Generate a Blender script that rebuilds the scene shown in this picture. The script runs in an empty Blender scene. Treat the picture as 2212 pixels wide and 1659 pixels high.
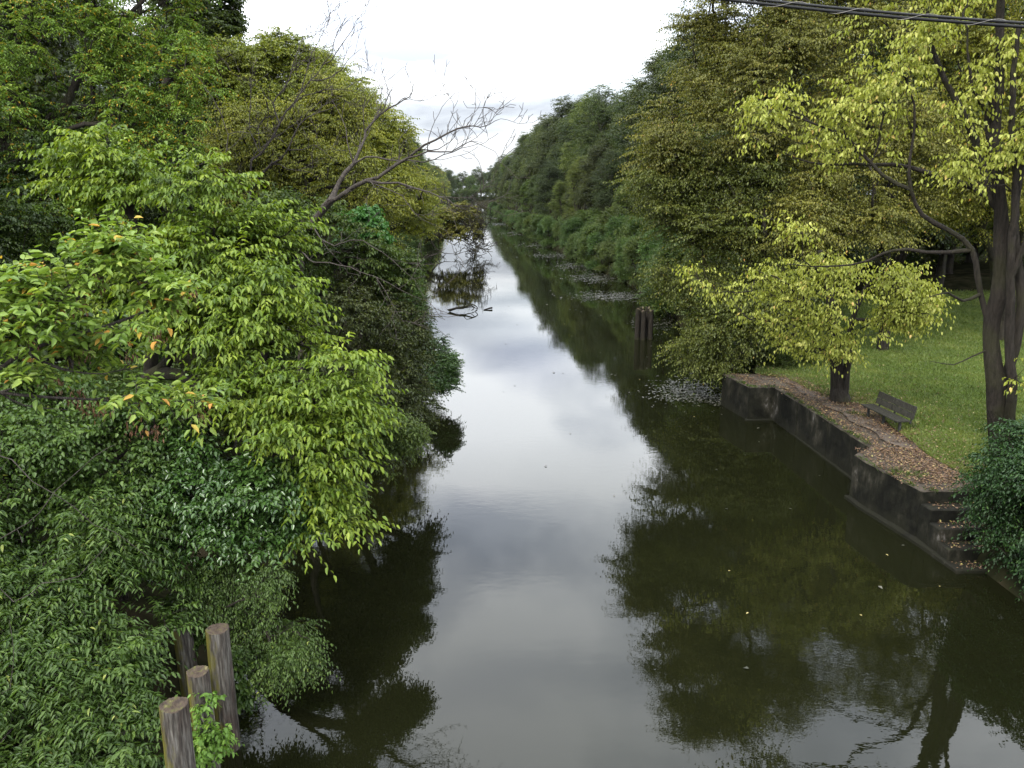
import bpy, math, random
import numpy as np
from mathutils import Vector, Matrix

SC = bpy.context.scene
COL = SC.collection
H = 9.0                      # eye height above the water
PITCH = math.radians(13.68)
F, CX, CY = 1721.6, 1106.0, 829.5   # lens of the survey photo, 2212 x 1659
CA, SA = math.cos(PITCH), math.sin(PITCH)
random.seed(5)

def ray(vx, vy):
    dx = (vx - CX) / F; dy = -(vy - CY) / F
    return np.array([dx, CA + dy * SA, -SA + dy * CA])
def PY(vx, vy, Y):           # survey direction -> point at distance Y
    r = ray(vx, vy); return r * (Y / r[1]) + np.array([0, 0, H])
def PZ(vx, vy, z):           # survey direction -> point at height z
    r = ray(vx, vy); return r * ((z - H) / r[2]) + np.array([0, 0, H])

# ------------------------------------------------------------------ objects
def put(o, label=None, cat=None, group=None, kind=None):
    if label: o['label'] = label
    if cat: o['category'] = cat
    if group: o['group'] = group
    if kind: o['kind'] = kind
    return o
def thing(name, label, cat, loc=(0, 0, 0), rotz=0.0, group=None):
    o = bpy.data.objects.new(name, None); COL.objects.link(o)
    o.empty_display_size = .3
    o.location = loc; o.rotation_euler = (0, 0, rotz)
    return put(o, label, cat, group)
def link(name, me, parent=None):
    o = bpy.data.objects.new(name, me); COL.objects.link(o)
    if parent is not None: o.parent = parent
    return o
def copy_tree(o, parent=None):
    c = o.copy(); COL.objects.link(c)
    if parent is not None: c.parent = parent
    for ch in list(o.children): copy_tree(ch, c)
    return c

def mesh_np(name, V, faces_flat, k, mat, attr=None, smooth=False):
    """V (n,3); faces_flat (m,k)"""
    me = bpy.data.meshes.new(name)
    m = len(faces_flat)
    me.vertices.add(len(V)); me.loops.add(m * k); me.polygons.add(m)
    me.vertices.foreach_set('co', np.asarray(V, dtype=np.float32).ravel())
    me.loops.foreach_set('vertex_index', np.asarray(faces_flat, dtype=np.int32).ravel())
    me.polygons.foreach_set('loop_start', np.arange(0, m * k, k, dtype=np.int32))
    if smooth: me.polygons.foreach_set('use_smooth', np.ones(m, dtype=bool))
    me.update(calc_edges=True)
    if attr is not None:
        a = me.attributes.new('v', 'FLOAT', 'POINT')
        a.data.foreach_set('value', np.asarray(attr, dtype=np.float32))
    if mat: me.materials.append(mat)
    return me

class MB:
    """collects boxes / polygons into one mesh"""
    def __init__(s): s.v = []; s.f = []
    def box(s, c, d, rz=0.0, rx=0.0, ry=0.0):
        M = Matrix.Rotation(rz, 3, 'Z') @ Matrix.Rotation(ry, 3, 'Y') @ Matrix.Rotation(rx, 3, 'X')
        b = len(s.v)
        for x in (-.5, .5):
            for y in (-.5, .5):
                for z in (-.5, .5):
                    s.v.append(tuple(M @ Vector((x * d[0], y * d[1], z * d[2])) + Vector(c)))
        for q in ((0, 1, 3, 2), (4, 6, 7, 5), (0, 4, 5, 1), (2, 3, 7, 6), (0, 2, 6, 4), (1, 5, 7, 3)):
            s.f.append([b + i for i in q])
    def prism(s, poly, z0, z1, z0list=None):
        n = len(poly); b = len(s.v)
        for i, p in enumerate(poly): s.v.append((p[0], p[1], z0))
        for i, p in enumerate(poly): s.v.append((p[0], p[1], z1))
        s.f.append([b + i for i in range(n)][::-1]); s.f.append([b + n + i for i in range(n)])
        for i in range(n):
            j = (i + 1) % n; s.f.append([b + i, b + j, b + n + j, b + n + i])
    def build(s, name, mat, parent=None, bevel=0.0, seg=2, smooth=False):
        me = bpy.data.meshes.new(name); me.from_pydata(s.v, [], s.f); me.update()
        import bmesh
        bm = bmesh.new(); bm.from_mesh(me)
        bmesh.ops.recalc_face_normals(bm, faces=bm.faces)
        if bevel: bmesh.ops.bevel(bm, geom=bm.edges[:], offset=bevel, segments=seg, affect='EDGES', profile=.6)
        bm.to_mesh(me); bm.free()
        if smooth:
            for p in me.polygons: p.use_smooth = True
        me.materials.append(mat)
        return link(name, me, parent)

# ---------------------------------------------------------------- materials
def newmat(name):
    m = bpy.data.materials.new(name); m.use_nodes = True
    nt = m.node_tree; nt.nodes.clear()
    out = nt.nodes.new('ShaderNodeOutputMaterial')
    return m, nt, out
def N(nt, t, **kw):
    n = nt.nodes.new(t)
    for k, v in kw.items():
        if k in n.inputs: n.inputs[k].default_value = v
        else: setattr(n, k, v)
    return n
def ramp(nt, stops, src, interp='LINEAR'):
    r = nt.nodes.new('ShaderNodeValToRGB'); cr = r.color_ramp; cr.interpolation = interp
    while len(cr.elements) < len(stops): cr.elements.new(.5)
    for e, (p, c) in zip(cr.elements, stops):
        e.position = p; e.color = (c[0], c[1], c[2], 1) if len(c) == 3 else c
    nt.links.new(src, r.inputs[0]); return r.outputs[0]
def g(x): return (x, x, x)

def leaf_mat(name, stops, transl=.35, rough=.45, spec=.35, hv=.03, vv=.25):
    m, nt, out = newmat(name); L = nt.links
    a = N(nt, 'ShaderNodeAttribute', attribute_name='v')
    c = ramp(nt, stops, a.outputs['Fac'])
    oi = N(nt, 'ShaderNodeObjectInfo')
    hs = N(nt, 'ShaderNodeHueSaturation')
    mr = N(nt, 'ShaderNodeMapRange'); mr.inputs[3].default_value = .5 - hv; mr.inputs[4].default_value = .5 + hv
    mv = N(nt, 'ShaderNodeMapRange'); mv.inputs[3].default_value = 1 - vv; mv.inputs[4].default_value = 1 + vv
    wn = N(nt, 'ShaderNodeMath', operation='FRACT'); mu = N(nt, 'ShaderNodeMath', operation='MULTIPLY'); mu.inputs[1].default_value = 7.31
    L.new(oi.outputs['Random'], mr.inputs[0]); L.new(oi.outputs['Random'], mu.inputs[0]); L.new(mu.outputs[0], wn.inputs[0]); L.new(wn.outputs[0], mv.inputs[0])
    L.new(mr.outputs[0], hs.inputs['Hue']); L.new(mv.outputs[0], hs.inputs['Value']); L.new(c, hs.inputs['Color'])
    p = N(nt, 'ShaderNodeBsdfPrincipled'); p.inputs['Roughness'].default_value = rough
    p.inputs['Specular IOR Level'].default_value = spec
    L.new(hs.outputs[0], p.inputs['Base Color'])
    t = N(nt, 'ShaderNodeBsdfTranslucent')
    tm = N(nt, 'ShaderNodeMix', data_type='RGBA', blend_type='MULTIPLY'); tm.inputs[0].default_value = 1
    tm.inputs[7].default_value = (1.25, 1.25, .55, 1)
    L.new(hs.outputs[0], tm.inputs[6]); L.new(tm.outputs[2], t.inputs['Color'])
    mx = N(nt, 'ShaderNodeMixShader'); mx.inputs[0].default_value = transl
    L.new(p.outputs[0], mx.inputs[1]); L.new(t.outputs[0], mx.inputs[2]); L.new(mx.outputs[0], out.inputs[0])
    return m

def bark_mat(name, dark, light, scale=6, moss=0.0, mosscol=(.07, .08, .015)):
    m, nt, out = newmat(name); L = nt.links
    tc = N(nt, 'ShaderNodeTexCoord'); mp = N(nt, 'ShaderNodeMapping'); mp.inputs['Scale'].default_value = (scale, scale, scale * .18)
    L.new(tc.outputs['Object'], mp.inputs[0])
    n = N(nt, 'ShaderNodeTexNoise'); n.inputs['Scale'].default_value = 3; n.inputs['Detail'].default_value = 8; n.inputs['Roughness'].default_value = .7
    L.new(mp.outputs[0], n.inputs['Vector'])
    c = ramp(nt, [(.3, dark), (.7, light)], n.outputs['Fac'])
    if moss:
        n2 = N(nt, 'ShaderNodeTexNoise'); n2.inputs['Scale'].default_value = 1.1; n2.inputs['Detail'].default_value = 6
        L.new(tc.outputs['Object'], n2.inputs['Vector'])
        f = ramp(nt, [(.5, g(0)), (.62, g(moss))], n2.outputs['Fac'])
        mx = N(nt, 'ShaderNodeMix', data_type='RGBA'); L.new(f, mx.inputs[0]); L.new(c, mx.inputs[6]); mx.inputs[7].default_value = (*mosscol, 1)
        c = mx.outputs[2]
    p = N(nt, 'ShaderNodeBsdfPrincipled'); p.inputs['Roughness'].default_value = .9; p.inputs['Specular IOR Level'].default_value = .2
    b = N(nt, 'ShaderNodeBump'); b.inputs['Strength'].default_value = 1; b.inputs['Distance'].default_value = .08
    L.new(n.outputs['Fac'], b.inputs['Height']); L.new(b.outputs[0], p.inputs['Normal'])
    L.new(c, p.inputs['Base Color']); L.new(p.outputs[0], out.inputs[0])
    return m

def plain(name, col, rough=.6, spec=.3, metal=0):
    m, nt, out = newmat(name)
    p = N(nt, 'ShaderNodeBsdfPrincipled'); p.inputs['Base Color'].default_value = (*col, 1); p.inputs['Roughness'].default_value = rough
    p.inputs['Specular IOR Level'].default_value = spec; p.inputs['Metallic'].default_value = metal
    tc = N(nt, 'ShaderNodeTexCoord'); n = N(nt, 'ShaderNodeTexNoise'); n.inputs['Scale'].default_value = 9; n.inputs['Detail'].default_value = 6
    nt.links.new(tc.outputs['Object'], n.inputs['Vector'])
    c = ramp(nt, [(.3, tuple(x * .7 for x in col)), (.7, tuple(x * 1.25 for x in col))], n.outputs['Fac'])
    nt.links.new(c, p.inputs['Base Color']); nt.links.new(p.outputs[0], out.inputs[0]); return m

M_bark = bark_mat('bark_brown', (.014, .012, .009), (.055, .046, .036))
M_barkd = bark_mat('bark_dark', (.012, .010, .008), (.045, .038, .029), moss=.25)
M_dead = bark_mat('bark_dead_grey', (.022, .018, .015), (.12, .102, .088), scale=9)
M_barkmoss = bark_mat('bark_mossy', (.010, .008, .006), (.040, .033, .026), moss=.25, mosscol=(.04, .045, .012))

O_ = (.42, .24, .03); YL = (.42, .30, .03)
LM = {
 'mulberry': leaf_mat('leaf_bright_green', [(0, (.040, .080, .009)), (.45, (.135, .205, .020)), (.85, (.25, .315, .035)), (1, (.36, .36, .08))], hv=0, vv=0),
 'locust':   leaf_mat('leaf_locust', [(0, (.06, .12, .016)), (.5, (.15, .24, .035)), (.90, (.24, .32, .05)), (.93, YL), (1, O_)], hv=0, vv=0),
 'boxelder': leaf_mat('leaf_boxelder', [(0, (.08, .15, .02)), (.5, (.18, .27, .045)), (.86, (.30, .38, .08)), (.93, (.45, .36, .06)), (1, (.50, .24, .05))], hv=0, vv=0),
 'bush':     leaf_mat('leaf_bush', [(0, (.024, .052, .009)), (.5, (.066, .118, .021)), (.93, (.12, .185, .035)), (1, (.32, .35, .08))], hv=0, vv=0),
 'glossy':   leaf_mat('leaf_glossy', [(0, (.02, .05, .010)), (.5, (.05, .105, .020)), (1, (.10, .165, .04))], rough=.3, spec=.6, transl=.25, hv=0, vv=0),
 'small':    leaf_mat('leaf_small', [(0, (.03, .055, .010)), (.5, (.065, .11, .022)), (.9, (.12, .175, .035)), (1, (.28, .30, .06))], hv=0, vv=.1),
 'teal':     leaf_mat('leaf_vine_green', [(0, (.03, .09, .018)), (1, (.065, .17, .035))], hv=0, vv=0),
 'vine':     leaf_mat('leaf_ivy', [(0, (.07, .14, .02)), (.6, (.15, .27, .04)), (1, (.26, .36, .06))], hv=0, vv=0),
 'olive':    leaf_mat('leaf_olive', [(0, (.068, .082, .012)), (.5, (.135, .146, .026)), (.9, (.21, .205, .034)), (1, (.31, .20, .04))], hv=.028, vv=.2),
 'oliveyel': leaf_mat('leaf_olive_yellow', [(0, (.075, .095, .010)), (.5, (.17, .19, .020)), (.9, (.28, .27, .03)), (1, (.42, .25, .035))], hv=.012, vv=.12),
 'yellow':   leaf_mat('leaf_yellow_green', [(0, (.15, .18, .018)), (.5, (.32, .35, .06)), (.85, (.50, .49, .13)), (1, (.58, .40, .13))], hv=0, vv=0),
 'dark':     leaf_mat('leaf_dark_green', [(0, (.016, .028, .007)), (.5, (.038, .056, .011)), (1, (.08, .10, .018))], hv=.02, vv=.25),
 'mid':      leaf_mat('leaf_mid_green', [(0, (.030, .05, .010)), (.5, (.068, .096, .016)), (1, (.125, .15, .025))], hv=.02, vv=.2),
 'shrub':    leaf_mat('leaf_shrub', [(0, (.030, .055, .012)), (.5, (.062, .10, .022)), (1, (.115, .155, .035))], hv=.025, vv=.2),
 'deep':     leaf_mat('leaf_deep_green', [(0, (.012, .035, .010)), (.6, (.03, .07, .018)), (1, (.07, .14, .02))], hv=0, vv=0),  # very dark green leaves of the bush by the steps
 'brown':    leaf_mat('leaf_dry_brown', [(0, (.06, .025, .015)), (.5, (.13, .06, .035)), (1, (.24, .13, .07))], transl=.1, hv=0, vv=0),
}

# ------------------------------------------------------------ foliage maths
def nrm(a): return a / np.maximum(np.linalg.norm(a, axis=-1, keepdims=True), 1e-9)
def leaf_mesh(name, P, D, Nn, S, W, v, mat, detail=True):
    """one pointed folded leaf per row, P base point, D direction, Nn normal, S length, W width ratio"""
    D = nrm(D); B = nrm(np.cross(Nn, D)); Nn = np.cross(D, B)
    if detail:
        T = np.array([(0, 0, 0), (.28, .46, .10), (.68, .34, .04), (1, 0, -.16), (.68, -.34, .04), (.28, -.46, .10)])
        fc = np.array([(0, 1, 2, 3), (0, 3, 4, 5)])
    else:
        T = np.array([(0, 0, 0), (.42, .5, .09), (1, 0, -.12), (.42, -.5, .09)])
        fc = np.array([(0, 1, 2), (0, 2, 3)])
    n, k = len(P), len(T)
    S = S[:, None, None]
    V = P[:, None, :] + S * (T[None, :, 0:1] * D[:, None] + W * T[None, :, 1:2] * B[:, None] + T[None, :, 2:3] * Nn[:, None])
    Fc = (np.arange(n) * k)[:, None, None] + fc[None]
    return mesh_np(name, V.reshape(-1, 3), Fc.reshape(-1, fc.shape[1]), fc.shape[1], mat, attr=np.repeat(v, k))

def sprays(rng, C, D, nt=5, tl=.6, nl=8, ll=.12, up=.15, rand=.6, droop=.5, arch=.3, flat=.5, side=.8, fwd=.6, cv=.5, ntilt=.45, yprob=0, patch=None):
    Nc = len(C)
    d = D[:, None, :] * 1.0 + rand * rng.normal(size=(Nc, nt, 3)) * np.array([1, 1, flat])
    d[..., 2] = d[..., 2] * (.4 + flat * .6) + up
    d = nrm(d)
    L = tl * rng.uniform(.55, 1.25, size=(Nc, nt))
    t = (np.arange(nl) + .6) / nl
    t = t[None, None] + rng.uniform(-.3, .3, size=(Nc, nt, nl)) / nl
    dd, LL = d[:, :, None, :], L[:, :, None, None]
    P = C[:, None, None] + dd * LL * t[..., None]
    P[..., 2] -= arch * L[:, :, None] * t ** 2
    tan = dd - np.stack([np.zeros_like(t), np.zeros_like(t), 2 * arch * t], -1)
    tan = nrm(tan)
    s = nrm(np.cross(tan, np.array([0, 0, 1.0])))
    sg = np.where(np.arange(nl) % 2 == 0, 1.0, -1.0)[None, None, :, None]
    ld = tan * fwd + s * sg * side + .22 * rng.normal(size=P.shape)
    ld[..., 2] -= droop * rng.uniform(.4, 1.4, size=t.shape)
    nn = np.array([0, 0, 1.0]) + ntilt * rng.normal(size=P.shape) + s * sg * .25
    sz = ll * rng.uniform(.65, 1.2, size=t.shape)
    base = rng.uniform(size=(Nc, 1, 1)) * cv + (1 - cv) * rng.uniform(size=t.shape)
    v = np.clip(base * .88, 0, .9)
    if yprob:
        yp = yprob * (.3 + 2.2 * (rng.uniform(size=(Nc, 1, 1)) ** 3))
        y = rng.uniform(size=t.shape) < yp
        v = np.where(y, rng.uniform(.93, 1, size=t.shape), v)
    twigs = (C[:, None] + 0 * d, C[:, None] + d * L[..., None] * .95 - np.array([0, 0, 1.0]) * (arch * L * .9)[..., None])
    return P.reshape(-1, 3), ld.reshape(-1, 3), nn.reshape(-1, 3), sz.ravel(), v.ravel(), twigs

class Skel:
    def __init__(s, base):
        s.p = [np.array(base, float)]; s.par = [-1]; s.len = [0.0]; s.dir = [np.array([0, 0, 1.0])]; s.fix = [0.0]; s.tip = [0]
    def add(s, p, par, fix=0.0):
        p = np.asarray(p, float); d = p - s.p[par]; L = np.linalg.norm(d)
        s.p.append(p); s.par.append(par); s.len.append(s.len[par] + L); s.dir.append(d / max(L, 1e-6)); s.fix.append(fix); s.tip.append(0)
        return len(s.p) - 1
    def nearest(s, p):
        A = np.array(s.p); return int(np.argmin(np.linalg.norm(A - np.asarray(p), axis=1)))
    def line(s, pts, r0, r1, start=None, jit=.04, step=.45, rng=None):
        """sweep a limb through way points with a smooth (Catmull-Rom) curve"""
        pts = [np.asarray(p, float) for p in pts]
        i0 = s.nearest(pts[0]) if start is None else start
        Q = [s.p[i0]] + pts[1:] if start is None else [s.p[i0]] + pts
        tot = sum(np.linalg.norm(Q[i + 1] - Q[i]) for i in range(len(Q) - 1)); acc = 0
        cur = i0; ids = [i0]
        if i0 == 0: s.fix[0] = max(s.fix[0], r0)
        for i in range(len(Q) - 1):
            a, b = Q[i], Q[i + 1]; pa = Q[i - 1] if i else a - (b - a); pb = Q[i + 2] if i + 2 < len(Q) else b + (b - a)
            L = np.linalg.norm(b - a); n = max(2, int(L / step))
            for k in range(1, n + 1):
                t = k / n
                q = .5 * ((2 * a) + (b - pa) * t + (2 * pa - 5 * a + 4 * b - pb) * t * t + (3 * a - pa - 3 * b + pb) * t ** 3)
                if rng is not None and k < n: q = q + rng.normal(size=3) * jit * L / n
                f = (acc + L * t) / tot
                cur = s.add(q, cur, r0 + (r1 - r0) * f); ids.append(cur)
            acc += L
        return ids
    def grow(s, C, alpha=.3, rng=None, seg=.7, jit=.05):
        """attach every cluster point to the skeleton with a curved branch"""
        base = s.p[0]
        order = np.argsort(np.linalg.norm(C - base, axis=1) + .0)
        cap = len(C) * 40 + len(s.p) + 10
        A = np.zeros((cap, 3)); Dr = np.zeros((cap, 3)); Ln = np.zeros(cap)
        n = len(s.p); A[:n] = s.p; Dr[:n] = s.dir; Ln[:n] = s.len
        for ci in order:
            c = C[ci]
            v = c - A[:n]; d = np.linalg.norm(v, axis=1) + 1e-6
            cs = (v * Dr[:n]).sum(1) / d
            cost = d * (1 + .45 * (1 - cs)) + alpha * Ln[:n] + .35 * np.maximum(0, A[:n, 2] - c[2])
            j = int(np.argmin(cost)); dj = d[j]
            k = max(2, min(30, int(dj / seg)))
            ctrl = A[j] + Dr[j] * dj * .35 + np.array([0, 0, .06 * dj])
            cur = j; a = A[j].copy()
            for q in range(1, k + 1):
                t = q / k
                pt = (1 - t) ** 2 * a + 2 * t * (1 - t) * ctrl + t * t * c
                if rng is not None and q < k: pt = pt + rng.normal(size=3) * jit * dj / k
                cur = s.add(pt, cur); A[n] = pt; Dr[n] = s.dir[-1]; Ln[n] = s.len[-1]; n += 1
            s.tip[cur] = 1
    def mesh(s, name, mat, rt=.012, ex=.45, sides=6, off=None, taper=True, extra=None):
        P = np.array(s.p); par = np.array(s.par); n = len(P)
        cnt = np.array(s.tip, float)
        for i in range(n - 1, 0, -1): cnt[par[i]] += cnt[i]
        r = np.maximum(rt * np.maximum(cnt, .6) ** ex, np.array(s.fix))
        jr = np.random.default_rng(n); r = np.where(r > .03, r * (1 + .07 * jr.normal(size=n)), r)
        r = r * (1 + .35 * np.exp(-np.maximum(0, P[:, 2] - P[0, 2]) / .4) * (r > .1))
        # main child per node
        main = -np.ones(n, int)
        for i in range(1, n):
            p = par[i]
            if main[p] < 0 or r[i] > r[main[p]]: main[p] = i
        D = np.array(s.dir)
        ND = D.copy()
        has = main >= 0
        ND[has] = nrm(D[has] + D[main[has]])
        idx = np.arange(1, n); p = par[idx]
        ismain = main[p] == idx
        sd = np.where(ismain[:, None], ND[p], D[idx])
        sr = np.where(ismain, r[p], np.minimum(r[p] * .9, r[idx] * 1.35))
        a0, d0, r0 = P[p], sd, sr
        a1, d1, r1 = P[idx], ND[idx], r[idx]
        if extra is not None:
            e0, e1, er = extra
            dd = nrm(e1 - e0)
            a0 = np.vstack([a0, e0]); d0 = np.vstack([d0, dd]); r0 = np.concatenate([r0, np.full(len(e0), er)])
            a1 = np.vstack([a1, e1]); d1 = np.vstack([d1, dd]); r1 = np.concatenate([r1, np.full(len(e0), er * .4)])
        def ringv(c, d, r):
            ref = np.where(np.abs(d[:, 1:2]) > .95, np.array([[1.0, 0, 0]]), np.array([[0, 1.0, 0]]))
            x = nrm(np.cross(ref, d)); y = np.cross(d, x)
            th = np.arange(sides) * 2 * math.pi / sides
            return c[:, None] + r[:, None, None] * (np.cos(th)[None, :, None] * x[:, None] + np.sin(th)[None, :, None] * y[:, None])
        V = np.concatenate([ringv(a0, d0, r0), ringv(a1, d1, r1)], 1)
        if off is not None: V = V - np.asarray(off)
        m = len(V); k = np.arange(sides); k2 = (k + 1) % sides
        fc = np.stack([k, k2, k2 + sides, k + sides], 1)
        Fc = (np.arange(m) * 2 * sides)[:, None, None] + fc[None]
        return mesh_np(name, V.reshape(-1, 3), Fc.reshape(-1, 4), 4, mat, smooth=True)

def blob_clusters(rng, blobs, n, shell=.5, gap=.0, gs=.9, low=-.75):
    """points in a union of ellipsoids, denser near the surface, thinned by soft 3D noise; also outward directions"""
    w = np.array([b[3] * b[4] for b in blobs], float) ** .9
    w = w / w.sum()
    P, D = [], []
    k1 = rng.normal(size=(6, 3)) * gs; ph = rng.uniform(0, 6.3, 6)
    while len(P) < n:
        i = rng.choice(len(blobs), p=w); b = blobs[i]
        u = nrm(rng.normal(size=3))
        if u[2] < low: continue
        rr = rng.uniform() ** shell
        p = np.array(b[:3]) + u * rr * np.array([b[3], b[5], b[4]])
        f = np.sin(k1 @ p + ph).mean() * 2.0
        if f < gap - 1: continue
        if p[2] < .25: continue
        P.append(p); o = u * np.array([1 / b[3], 1 / b[5], 1 / b[4]]) ; D.append(nrm(o) * .7 + np.array([0, 0, .0]))
    return np.array(P), np.array(D)

def vb(blobs, dep=1.0):
    """survey blobs (vx, vy, Y, rx, rz) -> world ellipsoids (x,y,z,rx,rz,ry)"""
    out = []
    for b in blobs:
        p = PY(b[0], b[1], b[2]); t = b[2] / ray(b[0], b[1])[1]
        rx = b[3] * t / F; rz = b[4] * t / F
        ry = (b[5] * t / F) if len(b) > 5 else (rx + rz) * .5 * dep
        out.append((p[0], p[1], p[2], rx, rz, ry))
    return out

def make_tree(name, label, cat, base, blobs, ncl, leaf, seed=1, lp=None, bark=None, limbs=None, rt=.012, ex=.45, trunk_r=.0,
              wrat=.55, detail=True, gap=0, shell=.5, group=None, sides=6, twigs=True, keepw=True, trunk_to=None, gs=.9, alpha=.3, low=-.75, seg=.7, crown='crown', trunk='trunk'):
    rng = np.random.default_rng(seed)
    base = np.array(base, float)
    C, D = blob_clusters(rng, blobs, ncl, shell, gap, gs, low)
    sk = Skel(base)
    if trunk_to is not None: sk.line([base] + list(trunk_to), trunk_r, trunk_r * .45, rng=rng)
    if limbs:
        for l in limbs: sk.line(l[0], l[1], l[2], rng=rng)
    sk.grow(C, alpha=alpha, rng=rng, seg=seg)
    lp = dict(lp or {}); P, Ld, Nn, S, v, tw = sprays(rng, C, D, **lp)
    root = thing(name, label, cat, tuple(base), group=group)
    ex_ = None
    if twigs: ex_ = (tw[0].reshape(-1, 3), tw[1].reshape(-1, 3), max(.003, rt * .45))
    link(trunk, sk.mesh(trunk, bark or M_bark, rt=rt, ex=ex, sides=sides, off=base, extra=ex_), root)
    link(crown, leaf_mesh(crown, P - base, Ld, Nn, S, wrat, v, LM[leaf], detail), root)
    return root, rng, C, sk

# =========================================================== THE SETTING
RB = [(-60, 11.5), (0, 11.3), (17, 11.0), (22, 10.6), (31, 10.4), (36, 9.6), (42, 10.4), (50, 11.2), (69, 11.9), (80, 11.0), (92, 9.4), (126, 6.4), (166, 1.8), (303, -8), (520, -22), (700, -34)]
LB = [(-60, -5.0), (0, -5.2), (12, -5.1), (20, -4.9), (34, -4.7), (45, -5.8), (69, -8.2), (84, -11), (156, -15), (303, -24), (520, -38), (700, -50)]
def bank(tab, y): return float(np.interp(y, [a for a, b in tab], [b for a, b in tab]))

def ground_z(x, y):
    l, r = bank(LB, y), bank(RB, y)
    if x < l: d = l - x; return min(1.3, -.35 + d * .75) + min(2.5, max(0, d - 4) * .10)
    if x > r: d = x - r; return min(1.29, -.35 + d * 1.1) + (0 if y < 60 else min(1.2, max(0, d - 4) * .05))
    return -1.6
def build_ground():
    ys = list(np.arange(-60, 60, 3.0)) + list(np.arange(60, 200, 8.0)) + list(np.arange(200, 700, 30.0)) + [800, 1000]
    offs = [0, .6, 1.4, 2.4, 4, 6, 9, 13, 19, 28, 40, 70, 130, 400]
    rng = np.random.default_rng(3)
    V, W = [], None
    for y in ys:
        l, r = bank(LB, y), bank(RB, y); row = []
        for o in offs[::-1]: row.append((l - o, y))
        row.append((l + .6, y)); row.append(((l + r) / 2, y)); row.append((r - .6, y))
        for o in offs: row.append((r + o, y))
        for (x, yy) in row:
            z = ground_z(x, yy)
            if l < x < r: z = -1.6
            else: z += rng.uniform(-.07, .07) if y < 300 else 0
            if y > 640 and l - 1 < x < r + 1: z = 1.2
            V.append((x, yy, z))
        W = len(row)
    Fc = [(i * W + j, i * W + j + 1, (i + 1) * W + j + 1, (i + 1) * W + j) for i in range(len(ys) - 1) for j in range(W - 1)]
    m, nt, out = newmat('forest_floor'); L = nt.links
    tc = N(nt, 'ShaderNodeTexCoord'); n = N(nt, 'ShaderNodeTexNoise'); n.inputs['Scale'].default_value = 1.5; n.inputs['Detail'].default_value = 10
    L.new(tc.outputs['Object'], n.inputs['Vector'])
    c = ramp(nt, [(.35, (.010, .011, .006)), (.55, (.020, .020, .010)), (.7, (.035, .028, .017))], n.outputs['Fac'])
    p = N(nt, 'ShaderNodeBsdfPrincipled'); p.inputs['Roughness'].default_value = .95
    p.inputs['Specular IOR Level'].default_value = 0; L.new(c, p.inputs['Base Color']); L.new(p.outputs[0], out.inputs[0])
    put(link('ground', mesh_np('ground', np.array(V), np.array(Fc), 4, m, smooth=True)), kind='structure')
build_ground()

def build_water():
    m, nt, out = newmat('canal_water'); L = nt.links
    tc = N(nt, 'ShaderNodeTexCoord')
    p = N(nt, 'ShaderNodeBsdfPrincipled'); p.inputs['IOR'].default_value = 1.40; p.inputs['Roughness'].default_value = .004
    n = N(nt, 'ShaderNodeTexNoise'); n.inputs['Scale'].default_value = .12; n.inputs['Detail'].default_value = 4
    L.new(tc.outputs['Object'], n.inputs['Vector'])
    L.new(ramp(nt, [(.3, (.0048, .0054, .0020)), (.7, (.0078, .0085, .0032))], n.outputs['Fac']), p.inputs['Base Color'])
    mp = N(nt, 'ShaderNodeMapping'); mp.inputs['Scale'].default_value = (1.0, 1.8, 1)
    L.new(tc.outputs['Object'], mp.inputs[0])
    a = N(nt, 'ShaderNodeTexNoise'); a.inputs['Scale'].default_value = 2.2; a.inputs['Detail'].default_value = 3; a.inputs['Roughness'].default_value = .6
    L.new(mp.outputs[0], a.inputs['Vector'])
    k = N(nt, 'ShaderNodeTexNoise'); k.inputs['Scale'].default_value = .22; k.inputs['Detail'].default_value = 2
    L.new(tc.outputs['Object'], k.inputs['Vector'])
    kk = ramp(nt, [(.4, g(.25)), (.65, g(1))], k.outputs['Fac'])
    mu = N(nt, 'ShaderNodeMath', operation='MULTIPLY'); L.new(a.outputs['Fac'], mu.inputs[0]); L.new(kk, mu.inputs[1])
    b = N(nt, 'ShaderNodeBump'); b.inputs['Strength'].default_value = 1; b.inputs['Distance'].default_value = .0020
    L.new(mu.outputs[0], b.inputs['Height']); L.new(b.outputs[0], p.inputs['Normal'])
    L.new(p.outputs[0], out.inputs[0])
    V = [(-120, -60, 0), (120, -60, 0), (120, 700, 0), (-120, 700, 0)]
    ys = [-60, 0, 20, 40, 84, 156, 303, 520, 660]
    V = []; 
    for y in ys: V += [(bank(LB, y) - 1.2, y, 0), (bank(RB, y) + 1.2, y, 0)]
    Fc = [(2 * i, 2 * i + 1, 2 * i + 3, 2 * i + 2) for i in range(len(ys) - 1)]
    put(link('water', mesh_np('water', np.array(V, float), np.array(Fc), 4, m)), kind='structure')
build_water()

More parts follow.
